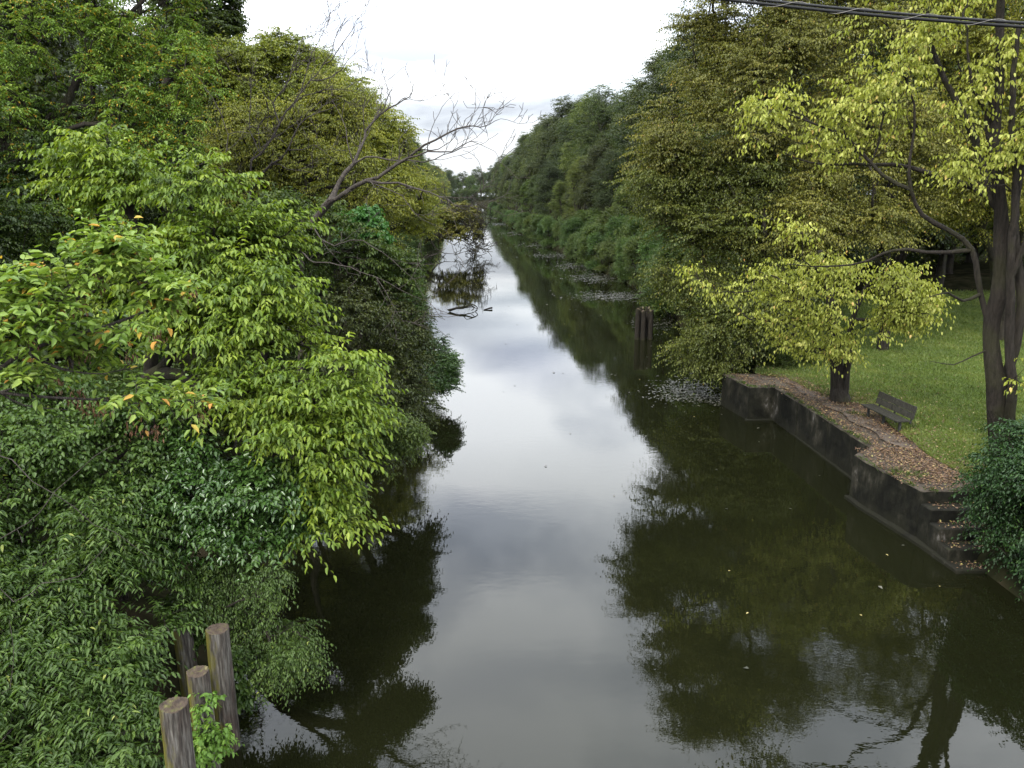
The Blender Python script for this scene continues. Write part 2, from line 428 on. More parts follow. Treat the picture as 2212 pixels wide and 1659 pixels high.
# ---- concrete quay
ZT = 1.37
def r6(x, y, z): p = PZ(1444 + .3472 * x, 548.6 + .3472 * y, z); return (p[0], p[1])
def r7(x, y, z): p = PZ(1444 + .3472 * x, 1083 + .3472 * y, z); return (p[0], p[1])
q_far_back = r6(375, 752, ZT); q_far_front = r6(500, 835, ZT); q_in = r6(648, 838, ZT)
q_mid_near = r6(1275, 1215, ZT); q_b_in = r6(1175, 1243, ZT); q_b_front = r6(1520, 1480, ZT)
print('QUAY', [tuple(round(float(c), 2) for c in q) for q in (q_far_back, q_far_front, q_in, q_mid_near, q_b_in, q_b_front)],
      'base', [tuple(round(float(c), 2) for c in q) for q in (r6(370, 960, 0), r6(490, 1035, 0), r6(645, 1030, 0), r6(1140, 1385, 0), r6(1140, 1520, 0), r7(1200, 40, 0), r7(1700, 380, 0))])
def concrete(topc=[(.3, (.028, .022, .016)), (.6, (.07, .058, .045)), (.75, (.045, .05, .018))]):
    m, nt, out = newmat('old_concrete'); L = nt.links
    tc = N(nt, 'ShaderNodeTexCoord'); geo = N(nt, 'ShaderNodeNewGeometry')
    n = N(nt, 'ShaderNodeTexNoise'); n.inputs['Scale'].default_value = 1.6; n.inputs['Detail'].default_value = 10; n.inputs['Roughness'].default_value = .7
    mp = N(nt, 'ShaderNodeMapping'); mp.inputs['Scale'].default_value = (.9, .9, .45); L.new(tc.outputs['Object'], mp.inputs[0]); L.new(mp.outputs[0], n.inputs['Vector'])
    side = ramp(nt, [(.42, (.003, .003, .0015)), (.52, (.009, .009, .005)), (.61, (.030, .027, .019)), (.69, (.15, .14, .13))], n.outputs['Fac'])  # stained sides, darkened further to hold the shade of the trees
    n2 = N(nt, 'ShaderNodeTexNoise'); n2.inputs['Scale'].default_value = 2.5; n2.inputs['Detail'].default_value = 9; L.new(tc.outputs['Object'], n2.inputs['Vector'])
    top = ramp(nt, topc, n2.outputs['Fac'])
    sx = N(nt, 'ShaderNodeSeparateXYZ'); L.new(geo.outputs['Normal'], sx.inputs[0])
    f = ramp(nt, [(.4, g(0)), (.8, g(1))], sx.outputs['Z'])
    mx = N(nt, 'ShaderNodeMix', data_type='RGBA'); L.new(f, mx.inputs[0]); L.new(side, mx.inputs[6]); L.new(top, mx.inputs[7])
    # moss just under the rim
    pz = N(nt, 'ShaderNodeSeparateXYZ'); L.new(geo.outputs['Position'], pz.inputs[0])
    ad = N(nt, 'ShaderNodeMath', operation='ADD'); sc = N(nt, 'ShaderNodeMath', operation='MULTIPLY'); sc.inputs[1].default_value = 1.6
    n3 = N(nt, 'ShaderNodeTexNoise'); n3.inputs['Scale'].default_value = 1.3; n3.inputs['Detail'].default_value = 8; L.new(tc.outputs['Object'], n3.inputs['Vector'])
    sb = N(nt, 'ShaderNodeMath', operation='SUBTRACT'); sb.inputs[1].default_value = .5; L.new(n3.outputs['Fac'], sb.inputs[0]); L.new(sb.outputs[0], sc.inputs[0])
    L.new(pz.outputs['Z'], ad.inputs[0]); L.new(sc.outputs[0], ad.inputs[1])
    mf = ramp(nt, [(.0, g(0)), (.45, g(0)), (.58, g(.8)), (1, g(.8))], None or N(nt, 'ShaderNodeMapRange').outputs[0])
    mr = [x for x in nt.nodes if x.type == 'MAP_RANGE'][0]; mr.inputs[1].default_value = .8; mr.inputs[2].default_value = 2.1; L.new(ad.outputs[0], mr.inputs[0])
    m2 = N(nt, 'ShaderNodeMix', data_type='RGBA'); L.new(mf, m2.inputs[0]); L.new(mx.outputs[2], m2.inputs[6]); m2.inputs[7].default_value = (.026, .032, .010, 1)
    inv = N(nt, 'ShaderNodeMath', operation='SUBTRACT'); inv.inputs[0].default_value = 1; L.new(f, inv.inputs[1])
    mm = N(nt, 'ShaderNodeMath', operation='MULTIPLY'); L.new(mf, mm.inputs[0]); L.new(inv.outputs[0], mm.inputs[1]); L.new(mm.outputs[0], m2.inputs[0])
    p = N(nt, 'ShaderNodeBsdfPrincipled'); p.inputs['Roughness'].default_value = .9; p.inputs['Specular IOR Level'].default_value = .2
    b = N(nt, 'ShaderNodeBump'); b.inputs['Strength'].default_value = .9; b.inputs['Distance'].default_value = .06; L.new(n2.outputs['Fac'], b.inputs['Height']); L.new(b.outputs[0], p.inputs['Normal'])
    wr = N(nt, 'ShaderNodeMapRange'); wr.inputs[1].default_value = .1; wr.inputs[2].default_value = .34; wr.inputs[3].default_value = .85; wr.inputs[4].default_value = 0; L.new(ad.outputs[0], wr.inputs[0])
    m3 = N(nt, 'ShaderNodeMix', data_type='RGBA'); L.new(wr.outputs[0], m3.inputs[0]); L.new(m2.outputs[2], m3.inputs[6]); m3.inputs[7].default_value = (.010, .010, .005, 1); m2 = m3
    L.new(m2.outputs[2], p.inputs['Base Color']); L.new(p.outputs[0], out.inputs[0]); return m
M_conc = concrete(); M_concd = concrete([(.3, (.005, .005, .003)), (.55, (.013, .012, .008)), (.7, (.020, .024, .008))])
QF = [(9.10, 32.7), (9.46, 30.8), (10.47, 30.85), (10.98, 23.3), (10.12, 22.45), (10.20, 21.7), (10.66, 19.5)]
def quay():
    root = thing('concrete_quay', 'dark stained concrete canal wall with leaf covered top below the bench', 'quay wall', (11, 26, 0))
    import bmesh
    from mathutils import noise as mnoise
    def part(mb, name, bev=.03):
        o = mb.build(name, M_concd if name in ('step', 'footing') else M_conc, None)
        bm = bmesh.new(); bm.from_mesh(o.data)
        bmesh.ops.bevel(bm, geom=[e for e in bm.edges], offset=bev, segments=1, affect='EDGES')
        for _ in range(5):
            es = [e for e in bm.edges if e.calc_length() > .34]
            if not es: break
            bmesh.ops.subdivide_edges(bm, edges=es, cuts=1, use_grid_fill=True)
            bmesh.ops.triangulate(bm, faces=[f for f in bm.faces if len(f.verts) > 4])
        for v in bm.verts:
            q = mnoise.noise_vector(v.co * 3.1) * .022 + mnoise.noise_vector(v.co * 9) * .010
            q.z *= .55; v.co += q - Vector((11, 26, 0))
        bmesh.ops.triangulate(bm, faces=bm.faces[:])
        bm.to_mesh(o.data); bm.free(); o.parent = root; return o
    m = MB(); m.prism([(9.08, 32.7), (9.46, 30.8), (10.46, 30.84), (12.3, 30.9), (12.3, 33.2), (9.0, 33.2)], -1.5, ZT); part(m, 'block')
    wx = lambda y: 10.47 + (30.83 - y) / 7.63 * .5
    for k, (ya, yb_) in enumerate(((30.83, 28.6), (28.585, 26.1), (26.085, 23.2))):
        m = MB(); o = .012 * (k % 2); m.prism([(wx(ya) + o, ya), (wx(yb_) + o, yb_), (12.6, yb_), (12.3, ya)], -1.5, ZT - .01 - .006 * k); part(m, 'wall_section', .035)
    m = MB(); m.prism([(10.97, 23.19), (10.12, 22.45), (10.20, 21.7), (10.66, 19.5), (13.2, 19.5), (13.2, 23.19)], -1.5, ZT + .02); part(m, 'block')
    # toe of the footing just above the water
    m = MB(); m.prism([(9.98, 22.5), (10.05, 21.65), (10.53, 19.2), (10.72, 17.6), (10.9, 17.6), (10.75, 19.45), (10.3, 21.7), (10.2, 22.5)], -1.5, .10)
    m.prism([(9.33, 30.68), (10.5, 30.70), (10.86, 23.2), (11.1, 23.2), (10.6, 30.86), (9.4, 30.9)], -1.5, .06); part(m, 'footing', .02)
    y = 19.5
    for k in range(5):
        z = ZT - .32 * (k + 1); y1 = y - .47
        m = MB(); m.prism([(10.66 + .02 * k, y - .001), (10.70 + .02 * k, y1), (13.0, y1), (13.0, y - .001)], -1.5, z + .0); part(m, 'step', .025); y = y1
quay()

def edge_x(y): return float(np.interp(y, EY, EX))
_e = sorted([tuple(r6(a, b, ZT))[::-1] for a, b in ((560, 752), (760, 775), (900, 850), (1000, 885), (1130, 925), (1280, 960), (1420, 1090), (1560, 1190), (1640, 1260), (1900, 1400), (2040, 1500))])
EY = [float(a) for a, b in _e]; EX = [float(b) for a, b in _e]
print('EDGE', list(zip([round(a, 1) for a in EY], [round(a, 1) for a in EX])))
EY.append(36.0); EX.append(11.5); EY.append(70.0); EX.append(12)

def turf_z(x, y): return ZT + .03 + .05 * math.sin(x * .5 + 1) * math.sin(y * .31) + max(0, x - 16) * .02
def build_turf():
    m, nt, out = newmat('mown_grass'); L = nt.links
    tc = N(nt, 'ShaderNodeTexCoord'); n = N(nt, 'ShaderNodeTexNoise'); n.inputs['Scale'].default_value = .8; n.inputs['Detail'].default_value = 12; n.inputs['Roughness'].default_value = .75
    L.new(tc.outputs['Object'], n.inputs['Vector'])
    c = ramp(nt, [(.3, (.035, .055, .010)), (.5, (.06, .09, .016)), (.68, (.10, .11, .025)), (.78, (.12, .09, .04))], n.outputs['Fac'])
    p = N(nt, 'ShaderNodeBsdfPrincipled'); p.inputs['Roughness'].default_value = .9; p.inputs['Specular IOR Level'].default_value = .1
    L.new(c, p.inputs['Base Color']); L.new(p.outputs[0], out.inputs[0])
    ys = np.arange(16.5, 72, .5); V = []; W = 40
    rng = np.random.default_rng(1)
    for y in ys:
        x0 = edge_x(y) + rng.uniform(-.06, .06)
        for j in range(W):
            x = x0 + (j / (W - 1)) ** 1.7 * 38
            V.append((x, y, turf_z(x, y) - (.05 if j == 0 else 0)))
    Fc = [(i * W + j, i * W + j + 1, (i + 1) * W + j + 1, (i + 1) * W + j) for i in range(len(ys) - 1) for j in range(W - 1)]
    put(link('lawn', mesh_np('lawn', np.array(V), np.array(Fc), 4, m, smooth=True)), kind='structure')
    # dirt path between quay and lawn
    m2, nt, out = newmat('trodden_dirt'); L = nt.links
    tc = N(nt, 'ShaderNodeTexCoord'); n = N(nt, 'ShaderNodeTexNoise'); n.inputs['Scale'].default_value = 3; n.inputs['Detail'].default_value = 10; L.new(tc.outputs['Object'], n.inputs['Vector'])
    c = ramp(nt, [(.3, (.035, .026, .018)), (.7, (.095, .072, .054))], n.outputs['Fac'])
    p = N(nt, 'ShaderNodeBsdfPrincipled'); p.inputs['Roughness'].default_value = .95; L.new(c, p.inputs['Base Color']); L.new(p.outputs[0], out.inputs[0])
    V = []; ys = np.arange(17, 34, .5)
    for y in ys:
        x0 = float(np.interp(y, [17, 19.6, 22.9, 23.3, 31, 34], [12.5, 12.2, 11.9, 11.75, 11.2, 11.2])) + .12 * math.sin(y * 3.1)
        x1 = max(x0 + .2, edge_x(y) + .5)
        for j in range(6): V.append((x0 + (x1 - x0) * j / 5, y, ZT + .028))
    Fc = [(i * 6 + j, i * 6 + j + 1, (i + 1) * 6 + j + 1, (i + 1) * 6 + j) for i in range(len(ys) - 1) for j in range(5)]
    put(link('dirt_path', mesh_np('dirt_path', np.array(V), np.array(Fc), 4, m2)), kind='structure')
    # grass blades
    rng = np.random.default_rng(8)
    n = 150000
    y = 17 + 50 * rng.uniform(size=n) ** 1.35; e = np.interp(y, EY, EX)
    x = e - .15 + (rng.uniform(size=n) ** 1.3) * np.minimum(26, (y * .62 - e + 3))
    z = np.array([turf_z(a, b) for a, b in zip(x, y)])
    hgt = rng.uniform(.04, .10, n) * (1 + (y - 17) / 40)
    P = np.stack([x, y, z - .01], 1); D = np.stack([rng.normal(size=n) * .55, rng.normal(size=n) * .55, np.ones(n)], 1)
    Nn = np.stack([rng.normal(size=n), rng.normal(size=n) - .6, np.ones(n) * .2], 1)
    pat = .5 + .28 * np.sin(x * .9 + 2 * np.sin(y * .5)) * np.sin(y * .7) + .22 * np.sin(x * 2.3 + y * 1.7) * np.sin(y * 2.1 - x)
    v = np.clip(-.05 + .6 * pat + .45 * rng.uniform(size=n), 0, 1)
    gm = leaf_mat('grass_blade', [(0, (.05, .075, .014)), (.5, (.105, .145, .030)), (.85, (.17, .20, .05)), (1, (.24, .20, .08))], transl=.3, hv=0, vv=0)
    put(link('grass', leaf_mesh('grass', P, D, Nn, hgt, .28, v, gm, False)), 'short green lawn grass behind the bench and quay', 'grass', kind='stuff')
build_turf()

def litter():
    rng = np.random.default_rng(12); P = []
    def reg(n, f):
        for _ in range(n): P.append(f())
    def on_quay():
        y = rng.uniform(19.5, 33); x0 = float(np.interp(y, [19.5, 21.7, 22.5, 23.2, 30.8, 31, 33], [10.7, 10.25, 10.2, 10.95, 10.5, 9.5, 9.15]))
        e = edge_x(y) + .45
        u = rng.uniform() ** .8
        if y > 23 and .25 < u < .6 and rng.uniform() < .6: u = rng.choice([.05, .12, .7, .85]) + rng.uniform(0, .1)
        return (x0 + (e - x0) * u, y, ZT + .045)
    reg(8500, on_quay)
    # drifts: bastion top, strip between bench and tree
    reg(3500, lambda: (rng.normal(11.6, .8) % 3 + 9.9 if False else min(13.4, max(10.4, rng.normal(11.7, .7))), rng.uniform(20.0, 23), ZT + .045))
    reg(2500, lambda: (max(11.2, rng.normal(12.6, .45)), rng.uniform(23.5, 29), ZT + .06))
    reg(1200, lambda: (rng.normal(12.3, .7), rng.normal(28.6, .8), ZT + .07))
    for k in range(4): reg(230, lambda: (10.78 + 2.1 * rng.uniform() ** .8, 19.5 - .47 * k - rng.uniform(.02, .44), ZT - .32 * (k + 1) + .02))
    P = np.array(P); n = len(P)
    # scattered over the lawn
    m = 4200; y = rng.uniform(18, 45, m); e = np.interp(y, EY, EX); x = e - .2 + rng.exponential(2.2, m)
    P = np.vstack([P, np.stack([x, y, [turf_z(a, b) + .05 for a, b in zip(x, y)]], 1)]); n = len(P)
    P[:, 2] += rng.uniform(0, .03, n)
    D = np.stack([rng.normal(size=n), rng.normal(size=n), rng.normal(size=n) * .25], 1)
    Nn = np.stack([rng.normal(size=n) * .35, rng.normal(size=n) * .35, np.ones(n)], 1)
    lm = leaf_mat('fallen_leaf', [(0, (.035, .020, .012)), (.45, (.10, .055, .030)), (.8, (.19, .115, .065)), (.95, (.30, .21, .10)), (1, (.32, .30, .09))], transl=.1, hv=0, vv=0)
    put(link('fallen_leaves', leaf_mesh('fallen_leaves', P, D, Nn, rng.uniform(.035, .085, n), .6, rng.uniform(size=n), lm, False)),
        'brown dry leaves scattered over the quay top and steps', 'fallen leaves', kind='stuff')
litter()
def rim_weeds():
    rng = np.random.default_rng(31); P = []
    segs = [((9.1, 32.6), (9.46, 30.82)), ((9.46, 30.82), (10.45, 30.86)), ((10.47, 30.8), (10.97, 23.3)), ((10.12, 22.45), (10.2, 21.7)), ((10.2, 21.7), (10.66, 19.52)), ((10.66, 19.52), (12.5, 19.52))]
    for a, b in segs:
        a = np.array(a); b = np.array(b); n = int(np.linalg.norm(b - a) * 5)
        for _ in range(n):
            c = a + (b - a) * rng.uniform(); k = rng.integers(6, 40)
            q = rng.normal(size=(k, 3)) * np.array([.06, .09, .004]); q[:, :2] += c + np.array([.07, 0]); q[:, 2] = ZT + .01; P.append(q)
    for c in ((10.7, 20.9), (10.9, 20.6), (11.2, 20.7), (12.2, 28.6), (12.6, 28.4), (12.1, 29.2), (12.0, 26.9), (12.3, 26.6)):
        q = rng.normal(size=(120, 3)) * np.array([.14, .12, .004]); q[:, :2] += c; q[:, 2] = ZT + .03; P.append(q)
    P = np.vstack(P); n = len(P)
    D = np.stack([rng.normal(size=n) * .7 - .2, rng.normal(size=n) * .6, np.full(n, .8)], 1)
    gm = leaf_mat('rim_weed', [(0, (.03, .045, .010)), (1, (.08, .12, .02))], hv=0, vv=0)
    put(link('weeds', leaf_mesh('weeds', P, D, rng.normal(size=(n, 3)), rng.uniform(.04, .11, n), .3, rng.uniform(size=n), gm, False)), 'small weeds and moss tufts along the rim of the concrete quay', 'weeds', kind='stuff')
rim_weeds()

def floating():
    """pale scum and leaf bits drifting along the right bank"""
    rng = np.random.default_rng(77); P = []
    patches = []
    for (vx, vy, rx, ry, n) in ((1480, 845, 70, 22, 1500), (1560, 862, 60, 14, 600), (1330, 640, 90, 9, 1500), (1290, 600, 60, 10, 1100), (1250, 575, 60, 8, 900), (1210, 552, 60, 7, 800), (1185, 530, 60, 6, 800), (1150, 505, 60, 4, 900), (1110, 484, 60, 3.5, 900), (1090, 470, 45, 3, 700), (1420, 700, 60, 14, 300)):
        c = 0
        while c < n:
            a = vx + rng.normal() * rx * .5; b = vy + rng.normal() * ry * .55
            s = math.sin(a * .11 + b * .9) + math.sin(b * 1.7 - a * .05)
            c += 1
            if s < -.1 and rng.uniform() < .8: continue
            p = PZ(a, b, .008)
            if p[0] < bank(RB, p[1]) + .3: P.append(p)
    for _ in range(60):
        y = rng.uniform(12, 70); l, r = bank(LB, y), bank(RB, y); u = rng.uniform() ** .45
        x = l + .5 + (r - l - .8) * u
        if x < bank(RB, y) - .2: P.append((x, y, .008))
    P = np.array(P); n = len(P)
    Y = P[:, 1]
    D = np.stack([rng.normal(size=n), rng.normal(size=n), np.zeros(n)], 1); Nn = np.tile(np.array([[0, 0, 1.0]]), (n, 1)) + rng.normal(size=(n, 3)) * .03
    S = rng.uniform(.04, .11, n) * (1 + Y / 60)
    P[:, 2] = .012 + .35 * S * .12
    lm = leaf_mat('floating_scum', [(0, (.022, .024, .014)), (.6, (.045, .045, .032)), (1, (.11, .105, .08))], transl=0, hv=0, vv=0)
    put(link('floating_weed', leaf_mesh('floating_weed', P, D, Nn, S, .7, rng.uniform(size=n), lm, False)),
        'pale floating weed and debris drifting along the right bank', 'floating weed', kind='stuff')
    spots = [(1573, 1234), (1862, 1331), (1617, 1324), (1913, 1198), (2029, 1268), (1220, 700), (1500, 900), (1380, 820)]
    lm2 = leaf_mat('floating_leaf', [(0, (.20, .13, .05)), (1, (.36, .30, .12))], transl=0, hv=0, vv=0)
    me = None
    for i, (a, b) in enumerate(spots):
        p = PZ(a, b, .01)
        if me is None:
            me = leaf_mesh('floating_leaf', np.zeros((1, 3)), np.array([[1, .3, 0.0]]), np.array([[0, 0, 1.0]]), np.array([.075]), .6, np.array([.8]), lm2, True)
        o = link('floating_leaf', me); o.location = (p[0], p[1], .02); o.rotation_euler = (0, 0, i * 1.7)
        put(o, 'tiny yellow leaf floating on the dark canal water', 'leaf', 'single leaves floating on the canal')
floating()

# ---- bench
def bench():
    M_w = bark_mat('weathered_plank', (.018, .018, .014), (.055, .052, .042), scale=5)
    M_m = plain('bench_iron', (.03, .03, .028), .6)
    p0 = np.array((12.36, 26.45)); p1 = np.array((12.58, 24.60))
    c = (p0 + p1) / 2; d = p1 - p0; L = np.linalg.norm(d) + .25; rz = math.atan2(d[1], d[0])
    r = thing('park_bench', 'weathered wooden park bench facing the canal on the leafy quay edge', 'bench', (c[0], c[1], ZT), rz)
    # local x along the bench, local y toward the lawn (rz about -82 deg so +y -> +x world)
    m = MB()
    for k in range(3): m.box((0, -.24 + .155 * k, .44), (L, .145, .045))
    m.build('seat', M_w, r, bevel=.008)
    m = MB(); m.box((0, .30, .80), (L, .045, .21), rx=-.22); m.box((0, .255, .585), (L, .045, .20), rx=-.22)
    m.build('backrest', M_w, r, bevel=.008)
    for x in (-L * .43, 0, L * .43):
        m = MB(); m.box((x, -.10, .20), (.07, .07, .42)); m.box((x, -.06, .40), (.06, .46, .05)); m.box((x, .315, .60), (.05, .04, .60), rx=-.22); m.box((x, -.10, .01), (.16, .3, .03))
        m.build('leg', M_m, r, bevel=.006)
bench()

# ---- timber piles
def pile_mesh(rng, r, h, moss=True, jag=.0, mat=None, capmat=None, root=None, tilt=(0, 0)):
    seg = 96; nz = 18
    ph = rng.uniform(0, 6.28, 8); V = []
    zs = [-1.6] + list(np.linspace(.0, h, nz))
    for iz, z in enumerate(zs):
        for k in range(seg):
            th = 2 * math.pi * k / seg
            rr = r * (1.04 - .06 * z / h) * (1 + .022 * math.sin(3 * th + ph[0]) + .018 * math.sin(7 * th + ph[1]) + .030 * math.sin(17 * th + ph[2] + .6 * math.sin(z * 2)) + .018 * math.sin(29 * th + ph[5]) + .012 * rng.uniform(-1, 1))
            zz = z
            if iz == len(zs) - 1: zz = z + jag * (math.sin(2 * th + ph[3]) + .5 * math.sin(5 * th + ph[4]))
            V.append((rr * math.cos(th) + tilt[0] * z, rr * math.sin(th) + tilt[1] * z, zz))
    Fc = [(i * seg + k, i * seg + (k + 1) % seg, (i + 1) * seg + (k + 1) % seg, (i + 1) * seg + k) for i in range(len(zs) - 1) for k in range(seg)]
    link('shaft', mesh_np('shaft', np.array(V, float), np.array(Fc), 4, mat, smooth=True), root)
    # top: rim, sunken rotten heart
    T = [V[-seg + k] for k in range(seg)]; VT = list(T); F4 = []
    cx, cy = tilt[0] * h, tilt[1] * h
    for q, (f, dz) in enumerate(((.9, .012), (.78, -.015), (.6, .004), (.35, -.02), (.12, -.012))):
        for k in range(seg):
            x, y, z = T[k]; w = 1 + .05 * math.sin(4 * k / seg * 6.28 + q)
            VT.append((cx + (x - cx) * f * w, cy + (y - cy) * f * w, z * (f) + h * (1 - f) + dz + rng.uniform(-.006, .006)))
        for k in range(seg): F4.append((q * seg + k, q * seg + (k + 1) % seg, (q + 1) * seg + (k + 1) % seg, (q + 1) * seg + k))
    b = 5 * seg
    for k in range(0, seg, 2): F4.append((b + k, b + (k + 1) % seg, b + (k + 2) % seg, b + seg // 2))
    link('cut_top', mesh_np('cut_top', np.array(VT, float), np.array(F4), 4, capmat, smooth=False), root)

def pile_mat():
    m, nt, out = newmat('weathered_pile'); L = nt.links
    tc = N(nt, 'ShaderNodeTexCoord'); mp = N(nt, 'ShaderNodeMapping'); mp.inputs['Scale'].default_value = (30, 30, 2.6); L.new(tc.outputs['Object'], mp.inputs[0])
    n = N(nt, 'ShaderNodeTexNoise'); n.inputs['Scale'].default_value = 1; n.inputs['Detail'].default_value = 8; n.inputs['Roughness'].default_value = .65; L.new(mp.outputs[0], n.inputs['Vector'])
    c = ramp(nt, [(.3, (.022, .017, .015)), (.45, (.055, .048, .040)), (.58, (.115, .105, .09)), (.75, (.25, .235, .21))], n.outputs['Fac'])
    # purple-brown wet streaks
    n2 = N(nt, 'ShaderNodeTexNoise'); n2.inputs['Scale'].default_value = 2.2; n2.inputs['Detail'].default_value = 4; mp2 = N(nt, 'ShaderNodeMapping'); mp2.inputs['Scale'].default_value = (2, 2, .4)
    L.new(tc.outputs['Object'], mp2.inputs[0]); L.new(mp2.outputs[0], n2.inputs['Vector'])
    f = ramp(nt, [(.48, g(0)), (.62, g(.75))], n2.outputs['Fac'])
    m1 = N(nt, 'ShaderNodeMix', data_type='RGBA', blend_type='MULTIPLY'); L.new(f, m1.inputs[0]); L.new(c, m1.inputs[6]); m1.inputs[7].default_value = (.55, .36, .30, 1)
    # moss on the side away from the water (-x)
    sx = N(nt, 'ShaderNodeSeparateXYZ'); L.new(tc.outputs['Object'], sx.inputs[0])
    n3 = N(nt, 'ShaderNodeTexNoise'); n3.inputs['Scale'].default_value = 7; n3.inputs['Detail'].default_value = 7
    mp3 = N(nt, 'ShaderNodeMapping'); mp3.inputs['Scale'].default_value = (1.5, 1.5, .5); L.new(tc.outputs['Object'], mp3.inputs[0]); L.new(mp3.outputs[0], n3.inputs['Vector'])
    a = N(nt, 'ShaderNodeMath', operation='MULTIPLY_ADD'); a.inputs[1].default_value = -2.2; a.inputs[2].default_value = -.08; L.new(sx.outputs['X'], a.inputs[0])
    zz = N(nt, 'ShaderNodeMath', operation='MULTIPLY_ADD'); zz.inputs[1].default_value = -.14; L.new(sx.outputs['Z'], zz.inputs[0]); L.new(a.outputs[0], zz.inputs[2])
    s = N(nt, 'ShaderNodeMath', operation='ADD'); L.new(zz.outputs[0], s.inputs[0]); L.new(n3.outputs['Fac'], s.inputs[1])
    mf = ramp(nt, [(.22, g(0)), (.5, g(.85))], s.outputs[0])
    m2 = N(nt, 'ShaderNodeMix', data_type='RGBA'); L.new(mf, m2.inputs[0]); L.new(m1.outputs[2], m2.inputs[6]); m2.inputs[7].default_value = (.12, .11, .012, 1)
    p = N(nt, 'ShaderNodeBsdfPrincipled'); p.inputs['Roughness'].default_value = .85; p.inputs['Specular IOR Level'].default_value = .25
    b = N(nt, 'ShaderNodeBump'); b.inputs['Strength'].default_value = .9; b.inputs['Distance'].default_value = .02; L.new(n.outputs['Fac'], b.inputs['Height']); L.new(b.outputs[0], p.inputs['Normal'])
    L.new(m2.outputs[2], p.inputs['Base Color']); L.new(p.outputs[0], out.inputs[0]); return m
def cap_mat():
    m, nt, out = newmat('rotten_top'); L = nt.links
    tc = N(nt, 'ShaderNodeTexCoord'); n = N(nt, 'ShaderNodeTexNoise'); n.inputs['Scale'].default_value = 9; n.inputs['Detail'].default_value = 9; L.new(tc.outputs['Object'], n.inputs['Vector'])
    c = ramp(nt, [(.3, (.03, .02, .014)), (.52, (.06, .042, .028)), (.64, (.075, .075, .02)), (.74, (.22, .16, .10))], n.outputs['Fac'])
    p = N(nt, 'ShaderNodeBsdfPrincipled'); p.inputs['Roughness'].default_value = .95; b = N(nt, 'ShaderNodeBump'); b.inputs['Distance'].default_value = .03; L.new(n.outputs['Fac'], b.inputs['Height']); L.new(b.outputs[0], p.inputs['Normal'])
    L.new(c, p.inputs['Base Color']); L.new(p.outputs[0], out.inputs[0]); return m
M_pile, M_cap = pile_mat(), cap_mat()
rp = np.random.default_rng(4)
for (vx, vy, Y, r, lab, tl) in ((375, 1522, 9.02, .175, 'nearest thick mossy timber pile in the left corner by the bush', (0.0, 0)),
                                (427, 1450, 10.0, .150, 'middle timber pile half wrapped by the light green vine', (-.012, 0)),
                                (470, 1358, 11.45, .178, 'tall timber pile standing in open water at the left bank', (0, .0)),
                                (392, 1352, 12.0, .15, 'slanted broken timber pile mostly hidden by the left bush', (-.035, 0))):
    p = PY(vx, vy, Y)
    h = p[2]
    root = thing('timber_pile', lab, 'pile', (p[0] - tl[0] * h, p[1], 0), 0, 'timber piles at the left bank')
    pile_mesh(rp, r, h, jag=.008 if 'broken' not in lab else .07, mat=M_pile, capmat=M_cap, root=root, tilt=tl)
# far cluster of old piles by the right bank
for k, (vx, vyt, r, dy, t, lab) in enumerate(((1378, 668, .14, 0.1, .02, 'leftmost post of the pile cluster under the right bank trees'), (1386, 664, .15, .5, 0, 'back left post of the pile cluster under the right bank trees'), (1391, 672, .14, -.15, .0, 'centre front post of the pile cluster by the right bank'),
                                   (1399, 664, .15, .45, -.01, 'back right post of the pile cluster under the right bank trees'), (1407, 670, .14, 0.05, -.03, 'rightmost post of the pile cluster under the right bank trees'))):
    b = PZ(vx, 728, 0); Y = 48.6 + dy; p = PY(vx, vyt, Y)
    root = thing('mooring_post', lab, 'pile', (p[0], Y, 0), 0, 'old pile cluster in the water at the right')
    pile_mesh(rp, r, p[2], jag=.05, mat=M_barkd, capmat=M_cap, root=root, tilt=(0, 0))

# ---- overhead cable
def cable():
    A = PY(1300, -38, 3.4); B = PY(2500, 72, 3.05)
    root = thing('utility_cable', 'black twin overhead cable with spiral lashing across the top right corner', 'cable', tuple((A + B) / 2))
    M_c = plain('cable_sheath', (.012, .012, .012), .45); M_s = plain('lashing_wire', (.28, .26, .24), .5, metal=.3)
    base = (A + B) / 2; d = nrm(B - A); L = np.linalg.norm(B - A)
    up = np.array([0, 0, 1.0]); s = nrm(np.cross(d, up)); u2 = np.cross(s, d)
    def tube(name, path, r, mat, n=10):
        sk = Skel(path[0])
        for q in path[1:]: sk.add(q, len(sk.p) - 1, r)
        sk.fix[0] = r
        return link(name, sk.mesh(name, mat, rt=r * .5, ex=.01, sides=n, off=base), root)
    ext = 3.0
    ts = np.linspace(-ext, L + ext, 30)
    sag = lambda t: -.02 * math.sin(math.pi * max(0, min(1, t / L)))
    for nm, off, r in (('cable_strand', .0063, .0053), ('cable_strand', -.0063, .0062)):
        tube(nm, [A + d * t + u2 * (off + sag(t)) for t in ts], r, M_c)
    n = int((L + 2 * ext) / .012)
    hel = []
    for i in range(n):
        t = -ext + (L + 2 * ext) * i / n; a = t / .235 * 2 * math.pi
        hel.append(A + d * t + u2 * (.0142 * math.sin(a) + sag(t)) + s * (.0085 * math.cos(a)))
    tube('lashing_wire', hel, .0009, M_s, 5)
cable()

